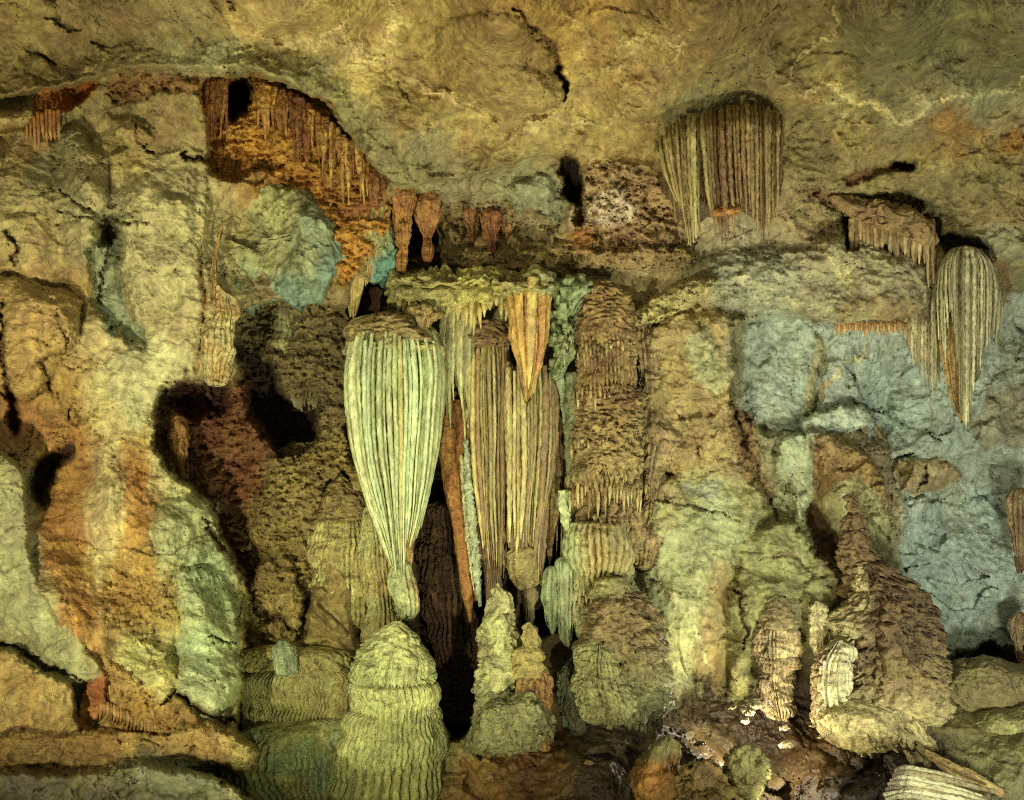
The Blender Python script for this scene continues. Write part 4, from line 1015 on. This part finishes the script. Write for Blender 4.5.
# leaning orange blade
t = thing("drapery", "leaning orange blade shaped drapery with a pale crusted edge, over the black gap", "drapery", at(455, 400, 12.9))
tubes("orange_blade", [([(452,392,12.9),(446,430,12.8),(452,480,12.75),(462,540,12.75),(468,590,12.8),(470,622,12.9)], [9,12,10,7.5,6.5,1.2], (140,88,34)),
                       ([(458,400,12.8),(462,440,12.7),(470,500,12.7),(474,560,12.7),(476,600,12.8)], [6,8,6,5,1], (132,84,34))], M_FLOW, t, seg=28, knob=.12, kf=3)
tubes("crusted_edge", [([(466,440,12.5),(468,480,12.45),(473,530,12.45),(477,575,12.5),(480,606,12.6)], [2.5,5,5,4.5,1.5], (136,148,104)),
                       ([(461,455,12.5),(463,480,12.5),(468,540,12.5),(474,590,12.6)], [1.5,2.5,2.5,1], (150,150,100))], M_FLOW, t, seg=16, knob=.7, kf=9)
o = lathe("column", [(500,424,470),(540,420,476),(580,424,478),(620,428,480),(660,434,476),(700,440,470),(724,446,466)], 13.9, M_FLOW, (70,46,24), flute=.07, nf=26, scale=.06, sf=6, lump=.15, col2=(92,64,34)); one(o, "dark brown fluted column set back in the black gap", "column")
# ---- great scaly column
t = thing("column", "tallest scaly brown column in the middle, right of the fluted ones", "column", at(602, 600, 12.6))
lathe("scaly_top", [(278,590,612),(284,582,622),(296,578,630),(320,574,634),(350,572,634),(380,573,634),(394,578,630)], 12.5, M_FLOW, (126,100,50), t, scale=[(280,.09),(340,.06),(390,.05)], sf=9, flute=[(330,0),(345,.05),(395,.06)], nf=44, lump=.09, drip=.12, col2=(108,74,36), c2=.3, ends=(10, 3))
lathe("scaly_middle", [(386,576,632),(396,570,640),(420,568,646),(450,566,648),(475,566,644),(492,570,640)], 12.55, M_FLOW, [(390,(106,72,36)),(420,(116,94,48)),(490,(122,104,54))], t, scale=.10, sf=10, nf=50, lump=.12, pop=.05, drip=.25, col2=(134,116,62), ends=(4, 3))
lathe("shadowed_neck", [(470,574,634),(500,570,634),(530,568,636),(555,570,634)], 12.62, M_FLOW, (108,88,44), t, pop=.14, pf=4, flute=.05, nf=26, lump=.14, scale=.06, col2=(122,108,58), ends=(3, 3))
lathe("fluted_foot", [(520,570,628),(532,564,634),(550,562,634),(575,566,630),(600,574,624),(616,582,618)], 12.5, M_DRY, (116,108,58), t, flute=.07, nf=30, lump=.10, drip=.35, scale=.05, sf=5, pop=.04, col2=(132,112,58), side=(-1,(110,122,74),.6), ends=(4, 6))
o = lathe("column", [(300,632,648),(330,632,656),(370,634,662),(420,640,664),(470,644,664),(510,640,662),(540,636,656),(570,636,650)], 12.9, M_FLOW, (118,98,56), pop=.07, pf=5, flute=.04, nf=14, lump=.16, col2=(136,112,70), wob=.05); one(o, "narrow rough brown column pressed against the great scaly column's right side", "column")
o = lathe("column", [(360,656,668),(400,658,672),(440,652,666),(480,650,664),(520,646,662),(545,650,658)], 13.05, M_FLOW, (110,86,48), pop=.06, pf=5, lump=.14, flute=.04, nf=10); one(o, "thin brown rib of dripstone at the left edge of the pale slab wall", "column")
t = thing("drapery", "crusty blue green drapery at the upper left of the great scaly column", "drapery", at(560, 290, 12.3))
blob("crust", [(556,284),(566,276),(584,278),(590,290),(580,304),(576,326),(574,350),(566,372),(552,382),(548,368),(556,352),(550,336),(546,318),(554,302)], 12.35, .35, M_FLOW, (104,118,70), t, pop=.10, pf=4.5, lump=.12, col2=(128,130,80))
tubes("strands", [([(570,372,12.5),(572,410,12.5),(570,450,12.5),(572,500,12.55),(572,535,12.6)], [6,7,6,5,1.5], (92,98,56)), ([(560,376,12.5),(563,400,12.55),(566,440,12.6)], [4,3,1], (110,124,84)),
                  ([(562,490,12.4),(566,520,12.4),(572,548,12.45)], [5,4,1], (140,154,96))], M_FLOW, t, seg=20, knob=.6, kf=5)
ps = []
for (ya, xa, xb, ln) in [(388,574,636,16),(486,566,646,26),(600,574,626,18),(345,574,634,12),(440,568,646,12),(530,566,634,16)]:
    x = xa
    while x < xb:
        a = math.sqrt(max(0, 1-((x-(xa+xb)/2)/((xb-xa)/2+2))**2)); dc = 12.6-.47*a
        l = ln*rnd.uniform(.4, 1.3); y = ya+rnd.uniform(-6, 6)
        ps.append(([(x, y, dc+.06), (x, y+l*.5, dc-.01), (x+rnd.uniform(-1, 1), y+l, dc+.05)], [rnd.uniform(1.4, 2.6), rnd.uniform(1.2, 2.2), .4], rnd.choice([(118,98,52),(134,118,66),(96,72,38),(126,122,70)])))
        x += rnd.uniform(2.6, 5)
tubes("drip_fringe", ps, M_DRY, bpy.data.objects[[o.name for o in bpy.data.objects if o.get("label") == "tallest scaly brown column in the middle, right of the fluted ones"][0]], seg=8, knob=.4)
# pale stalactites under the column
for (x, y0, y1, w, c, lab) in [(566,556,640,9,(112,124,78),"short pale green stalactite over the gap left of the rounded flowstone bulb"), (583,600,645,6,(120,120,68),"narrow olive stalactite touching the rounded bulb's left shoulder"),
                            (552,566,632,8,(96,110,64),"dull green stalactite left of the short pale green one"), (598,590,632,7,(118,104,54),"brownish stalactite hanging just above the rounded bulb's top"), (530,586,622,7,(88,74,40),"dim stalactite right under the column with the rounded tip")]:
    o = lathe("stalactite", [(y0, x-w, x+w),(y0+(y1-y0)*.3, x-w, x+w),(y0+(y1-y0)*.7, x-w*.6, x+w*.5),(y1, x-1.5, x+1.2)], 12.5, M_DRY, c, flute=.045, nf=14, lump=.06, drip=.12)
    one(o, lab, "stalactite", "stalactites around the foot of the middle columns")
# ---- bulb
t = thing("stalagmite", "big rounded flowstone bulb with bright right flank, below the great scaly column", "stalagmite", at(622, 740, 12.1))
lathe("neck", [(576,596,626),(588,592,632),(600,590,636)], 12.2, M_FLOW, (104,98,54), t, pop=.06, lump=.08)
lathe("bulb", [(588,604,630),(596,594,644),(606,584,653),(620,579,664),(640,577,670),(665,575,671),(690,579,670),(712,586,666),(730,596,658),(744,604,648)], 12.15, M_FLOW, [(590,(96,76,40)),(640,(104,88,46)),(700,(102,104,60)),(740,(82,76,42))], t,
      scale=[(590,.12),(650,.10),(700,.05)], sf=6.5, flute=[(660,0),(700,.03),(744,.05)], nf=44, lump=.20, lf=1.8, pop=.06, pf=5, drip=.08, wob=.03)
lathe("side_lobe", [(640,584,612),(655,576,622),(675,574,628),(700,578,630),(722,586,628)], 11.85, M_FLOW, (112,110,60), t, scale=.07, sf=6, flute=.03, nf=30, lump=.14, pop=.05, drip=.06)
o = lathe("flowstone", [(655,566,588),(672,556,592),(690,558,596),(710,562,600),(735,572,606)], 12.35, M_FLOW, (82,92,56), lump=.16, pop=.06, flute=.05, nf=16, col2=(64,50,28)); one(o, "dim green flowstone lobe tucked under the bulb's left side", "flowstone")
# ---- knobby stalagmite and its brown neighbour
t = thing("stalagmite", "slim bubbly green stalagmite standing right of the black gap", "stalagmite", at(494, 740, 11.9))
lathe("shaft", [(583,494,502),(588,488,510),(600,483,516),(620,480,518),(650,478,517),(680,475,516),(700,472,516),(720,468,514),(736,466,510)], 11.9, M_FLOW, (130,132,80), t, pop=.085, pf=5, lump=.14, wob=.05, scale=.04, sf=6, col2=(116,108,60))
o = blob("flowstone", [(470,735),(480,705),(505,700),(530,690),(548,704),(556,730),(550,752),(500,748),(460,750)], 11.7, .5, M_FLOW, (100,100,56), lump=.15, pop=.04, scale=.03, col2=(110,120,72)); one(o, "smooth green flowstone apron at the foot of the slim bubbly stalagmite", "flowstone")
t = thing("stalagmite", "stepped brown stalagmite with three stacked lobes, between the slim bubbly one and the bulb", "stalagmite", at(535, 750, 11.6))
lathe("upper_lobe", [(622,523,533),(628,520,538),(640,519,540),(652,520,540)], 11.7, M_FLOW, (120,108,54), t, pop=.04, lump=.05)
lathe("middle_lobe", [(645,518,540),(655,515,544),(668,514,546),(682,516,548)], 11.65, M_FLOW, (122,106,50), t, pop=.05, lump=.07)
lathe("base_lobe", [(668,524,552),(678,515,557),(695,514,558),(715,522,557),(735,532,556),(752,538,555)], 11.6, M_FLOW, (116,82,36), t, pop=.06, lump=.10, flute=.02)
# ---- chandelier on the ceiling
def prof(x, pts):
    a = np.array(pts, float); return float(np.interp(x, a[:, 0], a[:, 1]))
t = thing("stalactite_cluster", "wide curtain of dark ribbed stalactites hanging from the ceiling, top centre right", "stalactite", at(720, 115, 11.6))
TOP = [(655,146),(662,136),(672,124),(690,117),(715,112),(740,108),(765,109),(778,114),(785,122)]
BOT = [(655,172),(662,208),(670,226),(684,250),(690,252),(697,238),(704,226),(710,240),(720,250),(727,238),(733,220),(745,218),(752,228),(760,244),(768,247),(776,232),(781,205),(785,165)]
ps = []
x = 656.0; i = 0
while x < 785:
    a = math.sqrt(max(0, 1-((x-720)/68)**2)); dc = 11.45-.65*a+rnd.uniform(-.09, .09)
    y0 = prof(x, TOP)+rnd.uniform(-2, 2); y1 = prof(x, BOT)+rnd.uniform(-14, 4)
    conv = (700-x)*.42 if x < 700 else (768-x)*.15
    w = rnd.choice([1.7, 2.2, 2.7, 3.2])
    ps.append(([(x+(720-x)*.02, y0-2, dc+.25), (x, y0+8, dc), (x+conv*.2+rnd.uniform(-.5, .5), y0+(y1-y0)*.4, dc), (x+conv*.6+rnd.uniform(-.8, .8), y0+(y1-y0)*.75, dc+.04), (x+conv, y1, dc+.1)], [w*.9, w, w*.95, w*.75, .6],
               rnd.choice([(136,124,68),(128,114,60),(142,132,78),(118,98,54)] if x < 705 else [(118,94,50),(104,78,40),(128,108,60),(96,70,36)])))
    x += w*1.62+rnd.choice([0, 0, .4, 1.6]); i += 1
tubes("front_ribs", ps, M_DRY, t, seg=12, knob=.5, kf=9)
ps = []
for i in range(24):
    x = 662+i*(780-662)/23+rnd.uniform(-1.5, 1.5)
    a = math.sqrt(max(0, 1-((x-720)/66)**2)); dc = 11.9-.72*a+rnd.uniform(-.08, .08)
    y0 = prof(x, TOP)+6; y1 = prof(x, BOT)+rnd.uniform(-30, -4)
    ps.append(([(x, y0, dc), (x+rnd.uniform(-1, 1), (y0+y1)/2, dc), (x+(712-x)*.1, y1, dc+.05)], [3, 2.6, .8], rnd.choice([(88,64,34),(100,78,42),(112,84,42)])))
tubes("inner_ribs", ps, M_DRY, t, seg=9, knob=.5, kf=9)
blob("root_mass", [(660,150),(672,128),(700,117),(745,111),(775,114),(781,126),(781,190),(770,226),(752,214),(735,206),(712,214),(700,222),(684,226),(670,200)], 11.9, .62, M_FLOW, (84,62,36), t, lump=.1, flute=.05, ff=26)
o = blob("stalactite_lobe", [(706,206),(722,202),(740,204),(742,212),(726,220),(710,220)], 11.0, .25, M_FLOW, (146,88,32), t, lump=.05, pop=.03); o["label"] = "smooth orange lobe under the ribs"
# ---- jellyfish formation on the right wall
t = thing("stalactite_cluster", "jellyfish shaped grey stalactite with domed cap and trailing ribs, on the right blue grey wall", "stalactite", at(965, 260, 13.0))
JT = [(930,300),(934,278),(940,262),(950,250),(962,245),(975,247),(988,257),(997,274),(1003,300)]
JB = [(930,340),(934,362),(939,345),(944,372),(947,325),(955,330),(958,405),(962,420),(968,430),(973,404),(977,360),(981,384),(985,340),(990,366),(994,335),(1000,360),(1004,330)]
ps = []
for i in range(30):
    x = 932+i*(1003-932)/29
    a = math.sqrt(max(0, 1-((x-967)/38)**2)); dc = 13.15-.75*a
    y1 = prof(x, JB)+rnd.uniform(-16, 6)
    xt = 965+(x-965)*.45; yt = 246+abs(x-965)*.12
    ym = prof(x, JT)+6
    xe = x+(965-x)*(.22 if y1 > 395 else .06)
    w = rnd.choice([1.2, 1.6, 2.1]); x += rnd.uniform(-.9, .9); dc += rnd.uniform(-.08, .08)
    pts = [(xt, yt, dc+.1), (x*.75+xt*.25, (yt+ym)/2+1, dc+.02), (x, ym+10, dc), (x, (ym+y1)/2, dc), (xe, y1-8, dc+.05), (xe, y1, dc+.1)]
    ps.append((pts, [w*.8, w, w, w*.95, w*.7, .5], [(128,124,86),(112,106,68),(140,134,98)][i % 3]))
tubes("trailing_ribs", ps, M_DRY, t, seg=10, knob=.6, kf=8)
lathe("domed_core", [(247,955,975),(252,945,985),(262,939,992),(280,935,998),(300,933,1000),(318,938,996),(335,946,986),(350,955,978),(372,958,976)], 13.3, M_FLOW, (104,92,56), t, flute=.05, nf=26, lump=.05, drip=.2)
lathe("tan_blade", [(318,950,958),(326,944,966),(345,943,968),(370,946,966),(395,951,964),(415,957,964)], 12.75, M_FLOW, (136,106,54), t, ratio=.5, flute=.03, nf=16, lump=.04, drip=.15)
ps = []
for i in range(11):
    x = 905+i*3.3; y1 = [345,356,366,362,374,384,378,392,398,390,384][i]
    ps.append(([(x+6, 296+abs(i-5)*1.5, 13.3), (x+1, 318, 13.1), (x, (318+y1)/2, 13.1), (x+1.5, y1, 13.2)], [1.8, 2.2, 2.0, .5], [(128,118,78),(110,96,60),(140,132,94)][i % 3]))
tubes("side_ribs", ps, M_DRY, t, seg=10, knob=.6, kf=8)
blob("stem", [(918,285),(926,280),(934,270),(938,240),(944,238),(944,300),(936,330),(924,320),(914,305)], 13.3, .4, M_FLOW, (96,78,50), t, pop=.06, lump=.1, col2=(130,122,90))
# ---- broken drapery left of it
t = thing("drapery", "broken tan drapery with a dark slot, high up left of the jellyfish shaped cluster", "drapery", at(885, 220, 12.6))
ps = []
for i in range(22):
    x = 852+i*3.8; y1 = 262+18*math.sin(i*1.3)+rnd.uniform(-8, 10)+(i/22)*14
    ps.append(([(x, 218+rnd.uniform(-3, 5), 12.55), (x+rnd.uniform(-1, 1), 240, 12.5), (x+rnd.uniform(-2, 2), y1, 12.6)], [3.4, 2.8, .8], [(122,102,60),(104,78,44),(136,118,72),(110,84,48)][i % 4]))
tubes("drip_fringe", ps, M_DRY, t, seg=9, knob=.5, kf=5)
blob("broken_rim", [(824,194),(836,190),(856,200),(880,198),(900,206),(920,214),(938,232),(930,246),(905,238),(880,230),(862,224),(846,214),(832,204)], 12.6, .25, M_LIME, (114,88,50), t, pop=.07, lump=.1, facet=1.0, col2=(128,100,60))
ps = []
for i in range(26):
    x = 836+i*2.8; ps.append(([(x, 322+rnd.uniform(-2, 2), 12.75), (x, 328, 12.72), (x+rnd.uniform(-1, 1), 330+rnd.uniform(0, 7), 12.75)], [1.9, 1.5, .4], [(126,86,40),(140,112,60)][i % 2]))
o = tubes("drip_fringe", ps, M_DRY, seg=8); one(o, "row of tiny rusty drips under the long grey ledge", "drip fringe")
for (x, y0, y1, w, c, lab) in [(1018,488,566,10,(112,82,52),"brown stalactite cut by the right edge, above the other one"), (1018,612,664,9,(112,72,48),"short brown stalactite at the right edge just above the smooth mound")]:
    o = lathe("stalactite", [(y0, x-w*.5, x+w),(y0+8, x-w, x+w*1.2),(y0+(y1-y0)*.5, x-w*.6, x+w),(y1-6, x-2, x+w*.5),(y1, x, x+3)], 13.6, M_FLOW, c, flute=.06, nf=16, lump=.08, pop=.04, drip=.15, col2=(140,122,84))
    one(o, lab, "stalactite")
# ---- right group of stalagmites
t = thing("stalagmite", "rough ringed stalagmite standing alone left of the pale drip lit pair", "stalagmite", at(777, 715, 12.7))
lathe("tapered_top", [(594,770,780),(600,764,786),(612,759,793),(630,757,796)], 12.7, M_FLOW, (112,98,58), t, scale=.07, sf=9, nf=26, lump=.06)
lathe("ringed_shaft", [(622,758,795),(640,757,797),(665,757,796),(690,758,796),(708,762,796),(718,770,792)], 12.7, M_FLOW, (118,98,60), t, scale=.08, sf=5, flute=.045, nf=30, lump=.10, pop=.06, drip=.05, col2=(146,130,86))
o = lathe("stalagmite", [(601,812,820),(606,809,826),(622,808,829),(640,810,828),(652,814,828)], 12.6, M_FLOW, (150,140,92), scale=.05, sf=7, flute=.03, nf=18, lump=.04, drip=.1); one(o, "small pale pillar stalagmite just right of the rough ringed one", "stalagmite")
t = thing("stalagmite", "massive totem of scaly brown and tan flowstone with a narrow crooked top, lower right", "stalagmite", at(880, 750, 12.5))
lathe("crooked_top", [(490,845,852),(496,842,860),(512,842,866),(530,843,868),(545,840,872),(560,842,888),(575,846,894),(590,844,884),(600,842,880)], 12.8, M_FLOW, (96,72,38), t, scale=.09, sf=8, pop=.05, nf=22, lump=.12, wob=.04)
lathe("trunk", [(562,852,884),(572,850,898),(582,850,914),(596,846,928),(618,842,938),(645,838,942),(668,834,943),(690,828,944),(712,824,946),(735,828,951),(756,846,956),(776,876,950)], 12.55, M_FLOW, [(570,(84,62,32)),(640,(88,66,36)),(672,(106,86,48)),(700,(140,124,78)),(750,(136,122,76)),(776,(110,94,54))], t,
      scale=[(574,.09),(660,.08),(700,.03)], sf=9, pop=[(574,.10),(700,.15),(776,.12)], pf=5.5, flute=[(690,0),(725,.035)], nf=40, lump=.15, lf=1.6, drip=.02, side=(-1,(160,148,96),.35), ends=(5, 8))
t = thing("stalagmite", "white fluted lump of flowstone leaning on the totem's lower left, brightly lit", "stalagmite", at(828, 720, 12.2))
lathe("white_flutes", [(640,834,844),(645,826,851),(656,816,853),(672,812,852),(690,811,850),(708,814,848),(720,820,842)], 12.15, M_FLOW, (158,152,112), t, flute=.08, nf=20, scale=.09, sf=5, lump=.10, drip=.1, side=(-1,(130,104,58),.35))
o = lathe("flowstone_heap", [(698,836,866),(708,824,882),(722,818,896),(738,822,904),(752,838,900)], 12.05, M_FLOW, (140,124,76), pop=.08, pf=6, lump=.12); one(o, "bumpy yellow flowstone heap at the foot of the white lump", "flowstone")
# ---- smooth mound right
t = thing("flowstone_mound", "smooth domed flowstone mound with faint flutes in the lower right corner", "flowstone", at(1010, 800, 12.6))
blob("upper_dome", [(936,680),(950,662),(980,655),(1010,658),(1045,668),(1090,700),(1090,760),(1040,740),(1000,716),(960,730),(945,715)], 13.4, .9, M_FLOW, (112,98,54), t, flute=.03, ff=16, lump=.05, wrink=.01, col2=(110,100,56))
blob("lower_dome", [(940,760),(950,728),(975,712),(1005,705),(1040,700),(1110,720),(1130,800),(1120,880),(1000,880),(950,830)], 12.7, .9, M_FLOW, (128,122,68), t, flute=.03, ff=22, lump=.05, wrink=.01, streak=.4)
# ---- floor pieces
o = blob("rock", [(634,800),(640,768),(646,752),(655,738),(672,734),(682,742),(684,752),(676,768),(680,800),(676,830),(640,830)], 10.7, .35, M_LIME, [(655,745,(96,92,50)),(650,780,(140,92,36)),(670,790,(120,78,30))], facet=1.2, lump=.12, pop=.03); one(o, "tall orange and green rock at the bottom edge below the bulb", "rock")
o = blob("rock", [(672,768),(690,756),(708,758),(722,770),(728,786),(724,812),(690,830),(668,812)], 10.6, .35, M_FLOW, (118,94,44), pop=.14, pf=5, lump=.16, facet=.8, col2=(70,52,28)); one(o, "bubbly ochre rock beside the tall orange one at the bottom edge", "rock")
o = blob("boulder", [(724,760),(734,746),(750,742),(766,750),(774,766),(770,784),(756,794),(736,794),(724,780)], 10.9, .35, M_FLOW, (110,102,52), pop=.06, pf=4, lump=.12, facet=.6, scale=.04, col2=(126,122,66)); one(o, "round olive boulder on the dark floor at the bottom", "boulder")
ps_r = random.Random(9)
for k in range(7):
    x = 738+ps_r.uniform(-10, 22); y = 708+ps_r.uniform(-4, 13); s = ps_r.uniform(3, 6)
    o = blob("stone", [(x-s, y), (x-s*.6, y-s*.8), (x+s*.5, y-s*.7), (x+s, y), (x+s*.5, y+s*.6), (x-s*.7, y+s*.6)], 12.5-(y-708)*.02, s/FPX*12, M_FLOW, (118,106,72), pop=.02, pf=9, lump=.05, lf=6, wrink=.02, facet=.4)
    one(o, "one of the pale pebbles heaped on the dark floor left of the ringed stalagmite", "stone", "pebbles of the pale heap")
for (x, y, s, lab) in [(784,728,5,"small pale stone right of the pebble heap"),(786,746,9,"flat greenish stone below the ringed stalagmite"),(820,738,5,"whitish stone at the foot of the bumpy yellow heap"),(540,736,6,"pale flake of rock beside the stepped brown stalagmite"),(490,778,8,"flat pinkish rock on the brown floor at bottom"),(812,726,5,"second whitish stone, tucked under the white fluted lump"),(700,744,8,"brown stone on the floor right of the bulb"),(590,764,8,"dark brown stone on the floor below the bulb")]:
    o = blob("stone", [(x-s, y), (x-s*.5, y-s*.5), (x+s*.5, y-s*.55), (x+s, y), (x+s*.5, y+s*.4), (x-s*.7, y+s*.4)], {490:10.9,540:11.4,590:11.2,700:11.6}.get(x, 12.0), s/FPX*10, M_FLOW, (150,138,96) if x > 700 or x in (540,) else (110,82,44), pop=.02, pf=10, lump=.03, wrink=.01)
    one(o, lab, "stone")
t = thing("broken_stalagmite", "toppled white ridged stalagmite stump lying in the bottom right corner", "stalagmite", at(930, 790, 10.6))
ps = []
for i in range(9):
    y = 768+i*4.6
    ps.append(([(884+abs(i-5)*2.5, y+4, 10.75-i*.03), (905, y+rnd.uniform(-1, 1), 10.6-i*.03), (950+i*2, y+10+rnd.uniform(-2, 2), 10.65-i*.03), (985+rnd.uniform(-6, 10), y+19, 10.8-i*.03)], [2.5, 4, 4, 2], [(124,116,82),(104,90,56),(134,128,94)][i % 3]))
tubes("ridges", ps, M_FLOW, t, seg=14, knob=.25, kf=4)
o = tubes("fallen_column", [([(925,752,11.6),(945,764,11.4),(970,778,11.2),(1002,793,11.0)], [3,6,6.5,4], (140,112,62))], M_FLOW, seg=30, knob=.35, kf=7); one(o, "slender tan broken column lying on the floor behind the white stump", "fallen column")
ps = []
for i in range(18):
    x = 100+i*3.4; y = 706+i*1.4
    ps.append(([(x, y-6, 9.95), (x+1.5, y+2, 9.85), (x-.5, y+11+rnd.uniform(-2, 4), 9.95)], [2.2, 1.9, .6], [(128,98,44),(112,80,34)][i % 2]))
for i in range(6):
    x = 100+i*3; ps.append(([(x, 672+i*2, 10.0), (x+3, 684, 9.9), (x+5, 698+i*2, 10.0)], [1.8, 1.6, .6], (130,94,42)))
o = tubes("drip_fringe", ps, M_DRY, seg=8); one(o, "comb of stubby ochre drips over the ledge at lower left", "drip fringe")
ps = []
for i in range(9):
    x = 44+i*3.8; ps.append(([(x, 548+rnd.uniform(-6, 6), 10.6), (x+2, 570, 10.5), (x+5+i*.5, 598+i*2+rnd.uniform(-8, 8), 10.6)], [2.6, 2.4, .8], [(130,90,38),(150,126,64),(104,70,30)][i % 3]))
o = tubes("drip_fringe", ps, M_DRY, seg=9, knob=.5); one(o, "ochre ribs dripping down the cleft of the left wall", "drip fringe")
